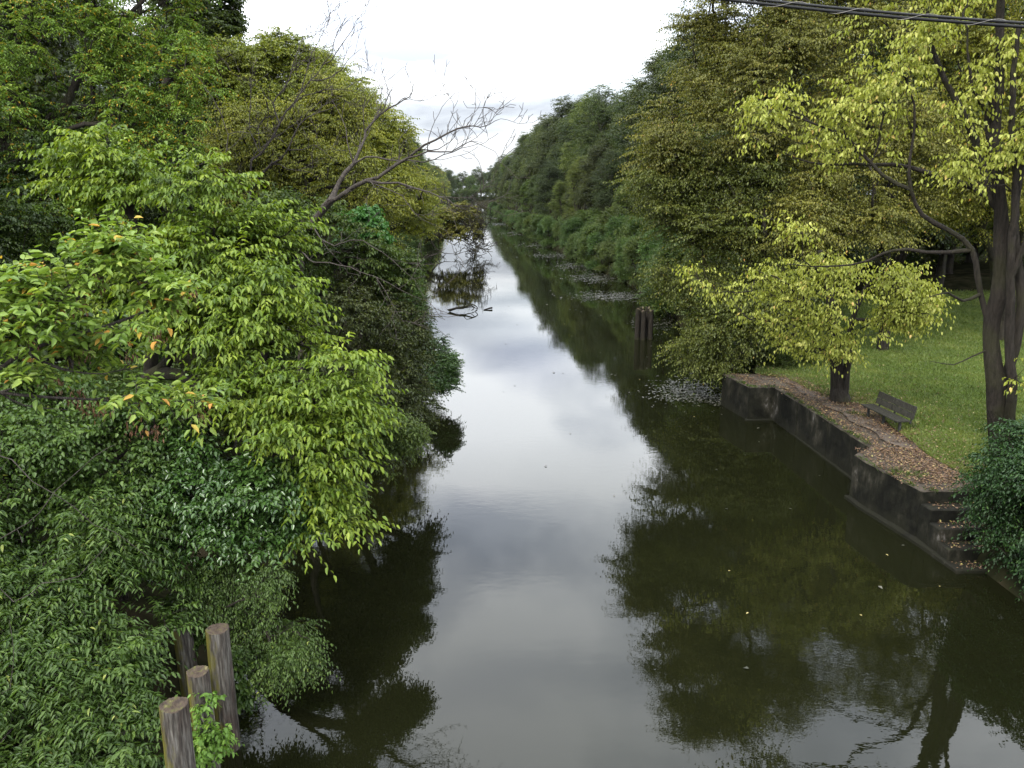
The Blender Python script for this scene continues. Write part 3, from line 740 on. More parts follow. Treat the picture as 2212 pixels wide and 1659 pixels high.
# ---- driftwood
def limb_thing(name, label, cat, base, lines, mat, group=None, child=None, rt=.01, sides=7):
    base = np.array(base, float); rng = np.random.default_rng(2)
    sk = Skel(base)
    for l in lines: sk.line([np.array(q, float) for q in l[0]], l[1], l[2], rng=rng, step=.25)
    me = sk.mesh(name, mat, rt=.002, ex=.05, sides=sides, off=base)
    o = link(name, me); o.location = tuple(base); return put(o, label, cat, group)
d = lambda x, y, Y: PY(548.6 + .3472 * x, 219.4 + .3472 * y, Y)
yb = 60.3
limb_thing('driftwood', 'dead forked branch sticking out of the water in mid canal', 'driftwood', d(1210, 1300, yb),
  [([d(1210, 1300, yb), d(1260, 1285, yb), d(1320, 1275, yb + .2), d(1360, 1262, yb + .3), d(1392, 1284, yb + .1), d(1378, 1303, yb)], .10, .03),
   ([d(1300, 1280, yb), d(1322, 1258, yb)], .05, .02), ([d(1262, 1290, yb), d(1300, 1288, yb), d(1345, 1276, yb + .8), d(1390, 1290, yb + 1)], .06, .025),
   ([d(1340, 1270, yb), d(1372, 1280, yb - .3), d(1352, 1300, yb - .4)], .05, .025), ([d(1285, 1283, yb), d(1280, 1274, yb)], .03, .012)], M_barkd)
e0 = PZ(1045, 669, .03); e1 = PZ(1063, 665, .10)
limb_thing('floating_stick', 'short straight stick floating right of the forked dead branch', 'driftwood', e0, [([e0, (e0 + e1) / 2, e1], .05, .07)], M_barkd)
# =========================================================== TREES, LEFT BANK
LPm = dict(nt=6, tl=.80, nl=11, ll=.132, up=.10, rand=.55, droop=.75, arch=.28, flat=.25, side=.7, fwd=.75, ntilt=.35)
make_tree('mulberry_tree', 'bright green tree with layered drooping leaves leaning over the left bank', 'tree', (-8.6, 17.5, .9),
  vb([(250, 340, 17, 75, 70), (330, 420, 17, 120, 80), (185, 380, 16.6, 60, 60), (430, 400, 16.6, 90, 70), (540, 520, 16.2, 110, 80), (470, 560, 16, 110, 90),
      (575, 640, 15.6, 75, 75), (470, 700, 15, 120, 80), (590, 750, 15, 100, 80), (690, 800, 14.7, 85, 60), (735, 895, 14.8, 65, 50), (650, 890, 14.2, 110, 60), (500, 860, 14, 90, 50),
      (560, 950, 13.7, 90, 45), (700, 970, 14, 80, 50), (690, 1130, 13.6, 65, 60), (660, 1050, 13.8, 50, 40), (350, 640, 15.5, 120, 80)], 1.3),
  800, 'mulberry', 11, LPm, M_barkd, trunk_to=[(-8.2, 17, 3.5), (-7.6, 16.6, 6.0)], trunk_r=.17, rt=.010, wrat=.46, gap=.75, gs=1.6, shell=.35, low=-.3)
LPl = dict(nt=8, tl=.5, nl=14, ll=.10, up=.05, rand=.9, droop=.45, arch=.45, flat=.5, side=1.0, fwd=.45, cv=.6, ntilt=.35, yprob=.07)
make_tree('locust_tree', 'tall dark green tree with yellow flecked fine leaves filling the top left', 'tree', (-14.5, 25, 1.2),
  vb([(100, 80, 24, 180, 140), (300, 60, 25, 150, 120), (390, 200, 24.5, 90, 110), (200, 250, 23.5, 160, 120), (40, 300, 22.5, 120, 130), (60, 480, 22, 130, 100),
      (230, 430, 23, 120, 80), (350, 340, 24, 110, 90), (60, -150, 25, 220, 150), (330, -120, 26, 170, 130), (-200, 100, 24, 160, 260), (130, 640, 21, 120, 80), (400, 450, 24, 60, 50)]),
  1500, 'locust', 12, LPl, M_barkd, limbs=[([(-14.5, 25, 1.2), PY(40, 400, 24), PY(25, 200, 24.5), PY(60, 20, 25), PY(100, -150, 25)], .24, .08),
     ([PY(40, 400, 24), PY(100, 300, 24), PY(190, 140, 25), PY(290, 20, 25)], .12, .05), ([PY(25, 250, 24), PY(-80, 120, 24)], .1, .05),
     ([PY(90, 420, 24), PY(110, 250, 24.5), PY(230, 230, 24)], .09, .04)], rt=.011, wrat=.40, detail=False, gap=.7, gs=1.1, shell=.5)
LPb = dict(nt=4, tl=.34, nl=7, ll=.105, up=.25, rand=.8, droop=.30, arch=.2, flat=.6, side=.9, fwd=.6, cv=.5, ntilt=.6, yprob=.05)
bx = lambda x, y, Y: PY(.3472 * x, 493.7 + .3472 * y, Y)
root, rng, C, sk = make_tree('boxelder_tree', 'near tree with large light green leaves turning orange reaching in from the left edge', 'tree', (-7.4, 6.2, .8),
  vb([(210, 560, 7.9, 55, 50), (300, 620, 7.8, 80, 40), (250, 530, 8, 40, 30), (120, 640, 7.5, 100, 45), (40, 630, 7.4, 60, 40), (230, 690, 7.8, 110, 40), (345, 640, 8, 50, 30), (60, 700, 7.3, 60, 45), (200, 760, 7.8, 90, 30),
      (275, 850, 7.6, 45, 18), (55, 820, 7.2, 35, 22), (425, 865, 8, 28, 20), (180, 740, 8.1, 80, 30), (-60, 700, 7.3, 60, 90)], .8),
  200, 'boxelder', 13, LPb, M_dead, limbs=[([(-7.4, 6.2, .8), (-7.0, 6.6, 3.2), bx(-350, 1000, 7.1), bx(0, 870, 7.2), bx(160, 760, 7.4), bx(420, 670, 7.6), bx(850, 540, 7.9), bx(1050, 460, 8)], .10, .006),
     ([bx(-350, 1000, 7.1), bx(-150, 760, 7.2), bx(0, 625, 7.3), bx(170, 525, 7.5), bx(500, 430, 7.8), bx(720, 340, 8)], .03, .005),
     ([bx(-300, 980, 7.1), bx(0, 1020, 7.2), bx(300, 1050, 7.4), bx(850, 1088, 7.9), bx(1200, 1062, 8.1)], .022, .004),
     ([bx(20, 1040, 7.2), bx(150, 1100, 7.3), bx(420, 1128, 7.5)], .012, .003), ([bx(150, 810, 7.4), bx(400, 880, 7.5), bx(640, 905, 7.7), bx(880, 860, 7.8)], .012, .003),
     ([bx(830, 1085, 7.9), bx(880, 1160, 7.9), bx(935, 1200, 7.9)], .006, .003), ([bx(1000, 1150, 8), bx(1120, 1195, 8), bx(1260, 1130, 8.1)], .006, .003)],
  rt=.004, ex=.4, wrat=.48, gap=.6, gs=3, shell=.6, alpha=.1, seg=.3)
# hanging brown seed bunches
sb = np.array([bx(a, b, Y) for a, b, Y in ((270, 440, 7.6), (620, 270, 7.9), (500, 420, 7.8), (190, 600, 7.4), (950, 1215, 7.9), (1235, 1080, 8.1), (640, 1050, 7.7), (540, 1060, 7.7), (820, 140, 8), (930, 280, 8), (1055, 440, 8), (800, 750, 7.9), (510, 740, 7.7), (320, 880, 7.5), (1160, 340, 8), (970, 620, 7.9), (460, 930, 7.6), (820, 1140, 7.8))])
rs = np.random.default_rng(5); k = 34
for q in sb:
    P = rs.normal(size=(k, 3)) * np.array([.05, .045, .05]); n = k; P[:, 2] -= P[:, 2].max()
    D = np.stack([rs.normal(size=n) * .25, rs.normal(size=n) * .25, -np.ones(n)], 1)
    o = link('seed_bunch', leaf_mesh('seed_bunch', P, D, rs.normal(size=(n, 3)), rs.uniform(.04, .07, n), .3, rs.uniform(size=n), LM['brown'], False), root)
    o.location = q - np.array([-7.4, 6.2, .8])

LPh = dict(nt=5, tl=.70, nl=15, ll=.112, up=.25, rand=.7, droop=.45, arch=.45, flat=.4, side=.95, fwd=.5, ntilt=.3, yprob=.012, cv=.35)
make_tree('leafy_bush', 'large mid green bush of drooping sprays behind the piles in the bottom left corner', 'bush', (-8.2, 11.2, .9),
  vb([(100, 1120, 12, 130, 80), (240, 1180, 12.2, 90, 70), (80, 1280, 11.3, 140, 100), (240, 1290, 11.7, 95, 90), (320, 1400, 11.2, 65, 70), (120, 1450, 10.4, 150, 110), (265, 1500, 10.4, 75, 80),
      (60, 1620, 9.6, 120, 110), (215, 1640, 9.5, 85, 80), (-100, 1300, 11, 100, 200), (365, 1480, 10.6, 30, 50), (60, 1780, 9, 180, 120)], 1.2),
  900, 'bush', 21, LPh, M_dead, rt=.006, wrat=.38, gap=.75, gs=2.2, shell=.35, low=-.2, trunk_r=.05, trunk_to=[(-8.1, 11.3, 2)])
LPs = dict(nt=6, tl=.55, nl=9, ll=.085, up=.15, rand=.8, droop=.5, arch=.4, flat=.5, ntilt=.45, yprob=.006)
make_tree('ivy_covered_shrub', 'shrub of small dark lobed leaves under the near orange tinged branches', 'shrub', (-9.6, 13.4, 1),
  vb([(80, 960, 12.8, 130, 70), (220, 1000, 13.1, 90, 60), (180, 1080, 12.9, 120, 50), (-60, 1050, 12.4, 110, 110), (300, 900, 13.6, 80, 50), (60, 860, 13.4, 120, 50), (330, 1060, 13.2, 60, 60)], 1.3),
  560, 'bush', 22, LPs, M_barkd, rt=.006, wrat=.7, gap=.75, gs=2.5, shell=.4, low=-.2)
make_tree('glossy_shrub', 'dark green shrub with shiny rounded leaves above the piles', 'shrub', (-7.6, 14.2, .8),
  vb([(420, 960, 14, 90, 50), (330, 1080, 13.7, 70, 60), (440, 1060, 13.4, 110, 60), (560, 1060, 13.2, 80, 60), (350, 1170, 13, 90, 60), (540, 1160, 13, 80, 45), (480, 1130, 13, 90, 60), (600, 1120, 13.2, 50, 50)], 1.3),
  520, 'glossy', 23, dict(LPs, ll=.10, tl=.5, droop=.35), M_barkd, rt=.006, wrat=.58, gap=.8, gs=2.2, shell=.4, low=-.2)
make_tree('overhanging_shrub', 'small leaved twiggy shrub hanging over the water beside the tall pile', 'shrub', (-6.6, 13.0, .5),
  vb([(480, 1260, 12.7, 70, 55), (590, 1270, 12.5, 65, 70), (560, 1360, 12.2, 60, 60), (620, 1360, 12.3, 55, 50), (600, 1420, 12.1, 55, 35), (640, 1230, 12.7, 35, 40), (530, 1290, 12.4, 70, 60), (665, 1430, 12.2, 15, 20)], 1.1),
  420, 'small', 24, dict(LPs, ll=.06, nl=11, tl=.38, nt=7, droop=.8, arch=.6), M_bark, rt=.005, wrat=.5, gap=.7, gs=3, shell=.45)
LPv = dict(nt=5, tl=.22, nl=6, ll=.085, up=.1, rand=.9, droop=.6, arch=.3, flat=.8, ntilt=.5)
make_tree('climbing_vine', 'light green vine climbing the front of the middle pile', 'vine', tuple(PY(450, 1640, 9.9) * np.array([1, 1, 0]) + np.array([0, 0, .1])),
  vb([(425, 1530, 9.7, 14, 30), (440, 1510, 9.8, 25, 20), (450, 1590, 9.7, 28, 30), (430, 1620, 9.6, 25, 30), (470, 1610, 9.9, 26, 12), (415, 1640, 9.5, 20, 30), (445, 1690, 9.4, 30, 50)], .8),
  58, 'vine', 25, LPv, M_bark, rt=.0035, wrat=.62, shell=.6, alpha=.05, seg=.2)
make_tree('creeper', 'green creeper with pointed leaves behind the tall pile at the waterline', 'vine', (-4.95, 12.3, .1),
  vb([(515, 1430, 11.9, 22, 30), (512, 1500, 11.8, 18, 30), (520, 1520, 11.7, 16, 20), (445, 1380, 12.3, 25, 40), (420, 1300, 12.8, 60, 30), (500, 1400, 12.2, 30, 30), (450, 1330, 12.6, 40, 30)], .8),
  95, 'bush', 26, dict(LPv, ll=.12), M_bark, rt=.0035, wrat=.5, shell=.6, alpha=.05, seg=.2)

# middle distance, left bank
LPd = dict(nt=6, tl=.5, nl=8, ll=.11, up=.15, rand=.8, droop=.5, arch=.3, flat=.5, ntilt=.5)
for nm, lab, cat, base, bl, n, leaf, sd, kw, lp in (
  ('bank_shrub', 'dense dark shrub at the waterline below the bare grey tree', 'shrub', (-6.2, 25, .5),
     [(780, 730, 24, 110, 80), (850, 800, 24, 80, 70), (890, 870, 24.5, 50, 60), (720, 680, 23, 100, 60), (800, 640, 26, 80, 60), (870, 700, 26, 60, 50), (890, 760, 27, 50, 50), (840, 880, 22, 70, 60), (860, 940, 22.5, 45, 50), (770, 830, 20, 90, 70)], 720, 'dark', 31, dict(wrat=.55), dict(LPd, ll=.10)),
  ('bank_shrub', 'feathery bush leaning out over the pale water, second along the left bank', 'shrub', (-4.9, 33.6, .2),
     [(920, 760, 34, 45, 40), (950, 790, 33.5, 36, 36), (915, 820, 33, 45, 40), (960, 825, 33, 24, 22), (895, 720, 35, 45, 45)], 300, 'glossy', 32, dict(wrat=.4), dict(LPd, ll=.11, tl=.45, droop=.2, up=.3)),
  ('bank_shrub', 'twiggy reddish green shrub with small leaves below the bright layered tree', 'shrub', (-6.6, 16.6, .4),
     [(800, 990, 16.5, 70, 45), (860, 1010, 16.8, 40, 40), (740, 1010, 16, 60, 60), (780, 930, 17, 80, 40), (850, 940, 17.5, 50, 40), (720, 1070, 15, 50, 30)], 460, 'mid', 33, dict(wrat=.5, bark=M_bark), dict(LPd, ll=.075, nl=9, tl=.4)),
  ('bank_shrub', 'pale green shrub with drooping leaves around the foot of the bare grey tree', 'shrub', (-8.5, 24, .8),
     [(600, 470, 25, 70, 50), (690, 480, 25, 60, 50), (740, 540, 25, 90, 60), (640, 560, 24, 90, 70), (850, 590, 26, 50, 50), (760, 620, 24, 90, 50), (700, 600, 23.5, 80, 60)], 620, 'mid', 34, dict(wrat=.5), dict(LPd, ll=.12)),
  ('grape_vine', 'clump of vivid bluish green vine leaves on the left bank tree edge', 'vine', (-7.8, 28, .8),
     [(780, 475, 27, 38, 28), (812, 510, 26.8, 28, 28), (760, 500, 27.3, 30, 20)], 120, 'teal', 35, dict(wrat=.75), dict(LPd, ll=.14, tl=.35, droop=.7)),
  ('olive_tree', 'olive and rust coloured leafy tree beside the bare grey tree', 'tree', (-11, 33, 1.2),
     [(600, 330, 33, 120, 110), (700, 270, 35, 100, 90), (740, 400, 32, 110, 80), (650, 210, 35, 70, 70), (820, 430, 33, 70, 60), (560, 420, 32, 90, 70), (530, 300, 34, 80, 90), (850, 500, 33, 45, 50)], 1100, 'oliveyel', 36, dict(wrat=.42, detail=False), dict(LPd, ll=.125, tl=.9, nl=11, droop=.9, flat=.35)),
  ('yellowing_tree', 'tall yellow green tree on the left whose crown touches the sky', 'tree', (-17, 44, 1.5),
     [(560, 150, 44, 80, 60), (500, 180, 42, 90, 90), (620, 120, 45, 50, 40), (590, 90, 45, 30, 22), (640, 200, 44, 80, 70), (560, 250, 42, 80, 70), (690, 190, 46, 55, 70)], 900, 'oliveyel', 37, dict(wrat=.5, detail=False), dict(LPd, ll=.15, nl=11, tl=1.0, flat=.35)),
  ('yellowing_tree', 'yellow green tree leaning toward the canal behind the upper bare branches', 'tree', (-13, 52, 1.5),
     [(800, 262, 52, 65, 60), (850, 300, 52, 40, 45), (730, 205, 52, 60, 70), (840, 350, 52, 60, 60), (770, 360, 50, 90, 80), (880, 420, 52, 60, 60), (900, 470, 55, 40, 50), (680, 150, 55, 40, 50), (760, 240, 54, 60, 50)], 1000, 'oliveyel', 38, dict(wrat=.45, detail=False), dict(LPd, ll=.16, nl=11, tl=1.0, droop=.9, flat=.35)),
  ('dark_tree', 'dark green treetop rising above everything at the top left skyline', 'tree', (-24, 48, 1.5),
     [(470, 10, 48, 45, 50), (440, 60, 47, 60, 60), (400, -40, 48, 90, 70), (500, 60, 49, 20, 30)], 520, 'dark', 39, dict(wrat=.6, detail=False), dict(LPd, ll=.2, tl=.6)),
  ('leaning_tree', 'olive leafed tree leaning low across the canal far along the left bank', 'tree', (-13.2, 112, .3),
     [(1000, 455, 115, 32, 14), (960, 470, 113, 30, 22), (1015, 480, 115, 25, 16), (980, 500, 113, 34, 16), (1030, 500, 114, 12, 16)], 230, 'olive', 40, dict(wrat=.6, detail=False, gap=.2), dict(LPd, ll=.3, tl=.8)),
):
    make_tree(nm, lab, cat, base, vb(bl, 1.1), n, leaf, sd, lp, kw.get('bark', M_barkd), rt=.010 if base[1] < 30 else .02, wrat=kw['wrat'], detail=kw.get('detail', True),
              gap=kw.get('gap', .65), gs=kw.get('gs', 1.3), shell=.45, sides=5, twigs=base[1] < 45, seg=.7 if base[1] < 30 else 1.4)

# bare trees: explicit limbs + recursive twigs
def bare_tree(name, label, base, lines, mat, seed, dens=1.0, r_t=.005, tw=1.0, group=None, up=.25, step=.45, max_r=.09):
    rng = np.random.default_rng(seed); base = np.array(base, float); sk = Skel(base)
    todo = []
    for l in lines:
        ids = sk.line([np.array(q) for q in l[0]], l[1], l[2], rng=rng, jit=.10, step=step)
        todo.append((ids, 0, l[3] if len(l) > 3 else 1.0))
    def side(ids, lev, f):
        for i in ids[2:]:
            if sk.fix[i] > max_r or rng.uniform() > .60 * dens * (1 if lev == 0 else .75): continue
            d = sk.dir[i]; v = nrm(rng.normal(size=3)); v = nrm(v - d * (v @ d)); nd = nrm(d * .75 + v * .8 + np.array([0, 0, up]))
            L = (1.5 if lev == 0 else .7 if lev == 1 else .3) * rng.uniform(.4, 1.2) * f * tw
            r = min(sk.fix[i] * .6, .018 if lev == 0 else .010 if lev == 1 else .006); cur = i; n = max(2, int(L / .18)); new = [i]
            for q in range(n):
                nd = nrm(nd + rng.normal(size=3) * .20 + np.array([0, 0, .05]))
                cur = sk.add(sk.p[cur] + nd * L / n, cur, max(r_t, r * (1 - .75 * (q + 1) / n))); new.append(cur)
            if lev < 2: side(new[0:1] + new, lev + 1, f)
    for ids, lev, f in todo:
        side(ids, lev, f)
        e = ids[-1]
    root = thing(name, label, 'tree', tuple(base), group=group)
    link('trunk', sk.mesh('trunk', mat, rt=.001, ex=.05, sides=6, off=base), root)
    return root
b4 = lambda x, y, Y: PY(548.6 + .3472 * x, 219.4 + .3472 * y, Y)
b1 = lambda x, y, Y: PY(.3472 * x, .3472 * y, Y)
J = b4(480, 615, 23.5)
bare_tree('bare_tree', 'leafless grey tree with long branches reaching over the canal', PY(630, 620, 24) * np.array([1, 1, 0]) + np.array([0, 0, .8]),
  [([PY(630, 620, 24) * np.array([1, 1, 0]) + np.array([0, 0, .8]), b4(290, 885, 24), b4(345, 785, 24), b4(405, 705, 23.8), J], 0.1368, 0.0960, .4),
   ([J, b4(530, 500, 23.8), b4(620, 388, 24), b4(690, 230, 24.5), b4(722, 150, 24.6), b4(830, 45, 24.8), b4(930, -10, 25), b4(990, -70, 25)], 0.0756, 0.0096),
   ([b4(722, 150, 24.6), b4(770, 80, 24.7), b4(790, -30, 25), b4(800, -100, 25.2)], 0.0216, 0.0064), ([b4(620, 388, 24), b4(580, 250, 24), b4(545, 100, 24.4), b4(480, -20, 24.6)], 0.0216, 0.0064),
   ([J, b4(560, 572, 23.2), b4(700, 492, 22.8), b4(830, 430, 22.6), b4(960, 350, 22.4), b4(1060, 270, 22.2), b4(1200, 200, 22), b4(1320, 155, 22), b4(1410, 160, 22), b4(1500, 120, 22)], 0.0684, 0.0080),
   ([b4(1320, 155, 22), b4(1370, 70, 22), b4(1410, 0, 22)], 0.0101, 0.0048), ([b4(1230, 190, 22), b4(1235, 80, 22.1), b4(1240, 10, 22)], 0.0101, 0.0048),
   ([b4(632, 380, 24), b4(760, 345, 23.5), b4(900, 368, 23.2), b4(1050, 378, 23), b4(1180, 330, 22.8), b4(1290, 290, 22.8), b4(1400, 262, 22.8)], 0.0288, 0.0064),
   ([b4(960, 350, 22.4), b4(1080, 310, 22), b4(1230, 312, 21.8), b4(1350, 245, 21.7), b4(1500, 310, 21.6)], 0.0252, 0.0056),
   ([b4(740, 495, 22.8), b4(900, 505, 22.2), b4(1020, 545, 21.8), b4(1150, 590, 21.5), b4(1250, 645, 21.2), b4(1400, 715, 21)], 0.0360, 0.0056),
   ([b4(1150, 590, 21.5), b4(1280, 600, 21.3), b4(1380, 580, 21.2), b4(1470, 520, 21.2)], 0.0130, 0.0048),
   ([b4(1250, 645, 21.2), b4(1350, 650, 21.1), b4(1470, 615, 21)], 0.0101, 0.0048),
   ([b4(745, 515, 22.8), b4(850, 552, 22.2), b4(960, 640, 21.8), b4(1060, 740, 21.5), b4(1200, 805, 21.3)], 0.0180, 0.0048),
   ([b4(340, 790, 24), b4(450, 875, 22.5), b4(600, 862, 21.5), b4(740, 905, 20.8), b4(860, 985, 20.5), b4(1000, 1110, 20.4)], 0.0252, 0.0064),
   ([b4(330, 860, 24), b4(345, 985, 22), b4(470, 1002, 21), b4(600, 1030, 20.5), b4(760, 1092, 20), b4(900, 1165, 19.8), b4(1060, 1235, 19.6)], 0.0252, 0.0064),
   ([b4(760, 1092, 20), b4(880, 1300, 19.5), b4(960, 1400, 19.3)], 0.0101, 0.0040)], M_dead, 3, dens=1.0, tw=.8, r_t=.006)
U = b1(1560, 1180, 30)
bu = PY(540, 560, 30) * np.array([1, 1, 0]) + np.array([0, 0, 1.0])
bare_tree('bare_tree', 'tall leafless grey tree with fine upright twigs against the white sky', bu,
  [([bu, U, b1(1620, 960, 30), b1(1740, 770, 30), b1(1830, 640, 30), b1(1930, 500, 30), b1(2010, 400, 30), b1(2080, 250, 30), b1(2160, 100, 30)], 0.0864, 0.0096),
   ([U, b1(1690, 1020, 29.5), b1(1790, 935, 29), b1(1860, 780, 29), b1(1980, 700, 29), b1(2120, 640, 29)], 0.0504, 0.0096),
   ([b1(1740, 770, 30), b1(1700, 640, 30), b1(1760, 560, 30), b1(1850, 330, 30.5), b1(1880, 180, 30.6)], 0.0288, 0.0080),
   ([b1(1930, 500, 30), b1(2060, 480, 30), b1(2160, 380, 30), b1(2250, 300, 30)], 0.0252, 0.0064),
   ([b1(2010, 400, 30), b1(2090, 330, 30), b1(2190, 190, 30), b1(2260, 80, 30)], 0.0216, 0.0064),
   ([b1(1830, 640, 30), b1(1960, 580, 29.8), b1(2130, 560, 29.6), b1(2250, 500, 29.6)], 0.0216, 0.0064),
   ([b1(1890, 560, 30), b1(1940, 330, 30.2), b1(2010, 200, 30.3), b1(2050, 90, 30.3)], 0.0216, 0.0064),
   ([b1(1790, 935, 29), b1(1950, 900, 28.5), b1(2080, 1000, 28)], 0.0216, 0.0064), ([b1(1690, 1020, 29.5), b1(1850, 1060, 28.5), b1(2000, 1120, 28)], 0.0180, 0.0056),
   ([b1(1620, 960, 30), b1(1550, 800, 30.3), b1(1560, 620, 30.5), b1(1550, 460, 30.8)], 0.0216, 0.0064)], M_dead, 9, dens=1.15, tw=1.15, r_t=.007, up=.4)
bs = PY(475, 600, 21) * np.array([1, 1, 0]) + np.array([0, 0, 1.0])
bare_tree('bare_sapling', 'thin crooked leafless stem between the dark locust and bright tree', bs,
  [([bs, b1(1350, 1250, 21), b1(1372, 1050, 21), b1(1420, 835, 21), b1(1385, 740, 21), b1(1350, 660, 21), b1(1280, 560, 21)], 0.0360, 0.0096), ([b1(1420, 835, 21), b1(1500, 820, 21), b1(1590, 835, 21)], 0.0108, 0.0048)], M_dead, 6, dens=.5, tw=.6)
bare_tree('bare_sapling', 'thin pale leafless twigs poking out of the bush in the lower left', (-8.4, 11.6, 1.0),
  [([(-8.4, 11.6, 1.0), PY(-60, 1180, 11), PY(0, 985, 10.8), PY(70, 1040, 10.6), PY(160, 1095, 10.6), PY(250, 1150, 10.8), PY(335, 1215, 11)], .016, .004),
   ([PY(-60, 1180, 11), PY(60, 1130, 10.5), PY(120, 1060, 10.5), PY(205, 985, 10.7), PY(250, 960, 10.9)], .010, .004),
   ([PY(-60, 1180, 11), PY(30, 1300, 10.2), PY(90, 1260, 10), PY(170, 1245, 10), PY(230, 1180, 10.2)], .010, .004),
   ([PY(-40, 1400, 10.5), PY(0, 1500, 9.3), PY(30, 1420, 9.3), PY(20, 1340, 9.4)], .008, .004)], M_dead, 15, dens=.5, tw=.3, r_t=.003)
lb = np.array([-12.6, 110, .4])
bare_tree('fallen_tree', 'dark fallen tree whose bare arching branches dip into the canal far left', lb,
  [([lb, PY(900, 520, 112), PY(940, 495, 112), PY(985, 500, 113), PY(1020, 520, 113), PY(1035, 528, 113)], .28, .05), ([PY(900, 520, 112), PY(950, 510, 112), PY(1000, 520, 112), PY(1025, 532, 112)], .15, .04),
   ([PY(920, 508, 112), PY(945, 540, 111), PY(975, 548, 110)], .12, .03), ([PY(940, 495, 112), PY(975, 475, 113), PY(1010, 485, 114), PY(1038, 505, 114)], .12, .03)], M_barkd, 7, dens=1.0, tw=3.2, r_t=.03, up=-.05, step=1.0, max_r=.5)

# =========================================================== TREES, RIGHT BANK
LPy = dict(nt=3, tl=.62, nl=5, ll=.125, up=.10, rand=.8, droop=1.2, arch=.25, flat=.35, side=.5, fwd=.45, ntilt=.6, yprob=.02)
rt_ = lambda vx, vy, Y: PY(vx, vy, Y)
B2 = PZ(2165, 1000, ZT)
r5 = lambda x, y, Y: PY(1444 + .3472 * x, .3472 * y, Y)
T1 = rt_(2140, 720, 21.4)
make_tree('maple_tree', 'large multi stemmed tree with yellow green leaves at the right edge of the lawn', 'tree', tuple(B2),
  vb([(1640, 240, 23, 70, 30), (1720, 215, 23, 80, 45), (1800, 250, 23, 90, 50), (1880, 215, 22.5, 80, 60), (1960, 150, 22, 90, 60), (1920, 60, 22, 90, 50), (2030, 60, 22, 60, 70), (2100, 130, 21.5, 60, 60),
      (1640, 300, 23.5, 70, 20), (1740, 310, 23.5, 60, 35), (1850, 320, 23, 90, 40), (1960, 250, 22, 60, 50), (2060, 240, 21.5, 60, 60), (2190, 120, 21, 40, 100), (2050, -60, 22, 140, 80), (2200, -100, 21, 100, 80), (1900, -60, 23, 100, 50),
      (1620, 470, 23.5, 50, 30), (1700, 500, 23, 60, 18), (2190, 330, 20.5, 40, 70), (2080, 370, 21, 50, 50), (2280, 250, 20.5, 60, 140), (2195, 800, 20.5, 20, 80)], 1.2),
  760, 'yellow', 51, LPy, M_barkmoss, limbs=[
   ([B2, rt_(2152, 880, 21.3), rt_(2145, 780, 21.3), T1, rt_(2160, 600, 21.3), rt_(2162, 450, 21.3), rt_(2150, 300, 21.3), rt_(2158, 150, 21.3), rt_(2162, 0, 21.3), rt_(2170, -180, 21.3)], .30, .08),
   ([rt_(2150, 860, 21.3), rt_(2195, 740, 21.0), rt_(2205, 620, 21), rt_(2192, 480, 21), rt_(2215, 330, 21), rt_(2230, 160, 21)], .16, .06),
   ([B2 + np.array([.25, -.2, 0]), rt_(2186, 860, 20.9), rt_(2180, 740, 20.9), rt_(2182, 600, 20.8), rt_(2192, 420, 20.8), rt_(2186, 250, 20.8), rt_(2200, 60, 20.8)], .17, .06),
   ([rt_(2140, 760, 21.4), rt_(2100, 770, 21.2), rt_(2060, 788, 21), rt_(2010, 780, 20.8)], .03, .006), ([rt_(2182, 600, 20.8), rt_(2215, 520, 20.6), rt_(2240, 380, 20.4)], .08, .03),
   ([T1, rt_(2112, 600, 21.5), rt_(2100, 540, 21.6), rt_(2050, 498, 21.8), rt_(1993, 465, 22), rt_(1968, 410, 22), rt_(1965, 347, 22), rt_(1975, 278, 22.1), rt_(1975, 226, 22.2), rt_(1958, 174, 22.3), rt_(1940, 104, 22.4)], .095, .015),
   ([rt_(2162, 450, 21.3), rt_(2135, 417, 21.6), rt_(2104, 295, 22), rt_(2069, 226, 22.2), rt_(2041, 174, 22.3), rt_(2013, 104, 22.5), rt_(2000, 0, 22.6)], .14, .05),
   ([rt_(1958, 403, 22), rt_(1906, 378, 22.3), rt_(1854, 323, 22.6), rt_(1826, 295, 22.8), rt_(1750, 264, 23), rt_(1680, 240, 23)], .045, .01),
   ([rt_(2140, 460, 21.4), rt_(2104, 406, 21.8), rt_(2034, 382, 22.2), rt_(1965, 361, 22.6), rt_(1843, 354, 23), rt_(1750, 351, 23.3), rt_(1687, 326, 23.5)], .09, .015),
   ([rt_(2115, 640, 21.5), rt_(2079, 650, 21), rt_(2048, 632, 20.8), rt_(2006, 642, 20.6)], .055, .010),
   ([rt_(2085, 555, 21.6), rt_(2000, 545, 22), rt_(1930, 541, 22.5), rt_(1878, 562, 22.8), rt_(1800, 575, 23.2), rt_(1700, 570, 23.4)], .055, .012),
   ([rt_(2162, 330, 21.3), rt_(2130, 240, 21.3), rt_(2100, 190, 21.2), rt_(2090, 60, 21.2)], .08, .02)],
  rt=.005, ex=.42, wrat=.55, gap=1.12, gs=1.9, shell=.75, alpha=.15)
B1 = PZ(1815, 868, ZT)
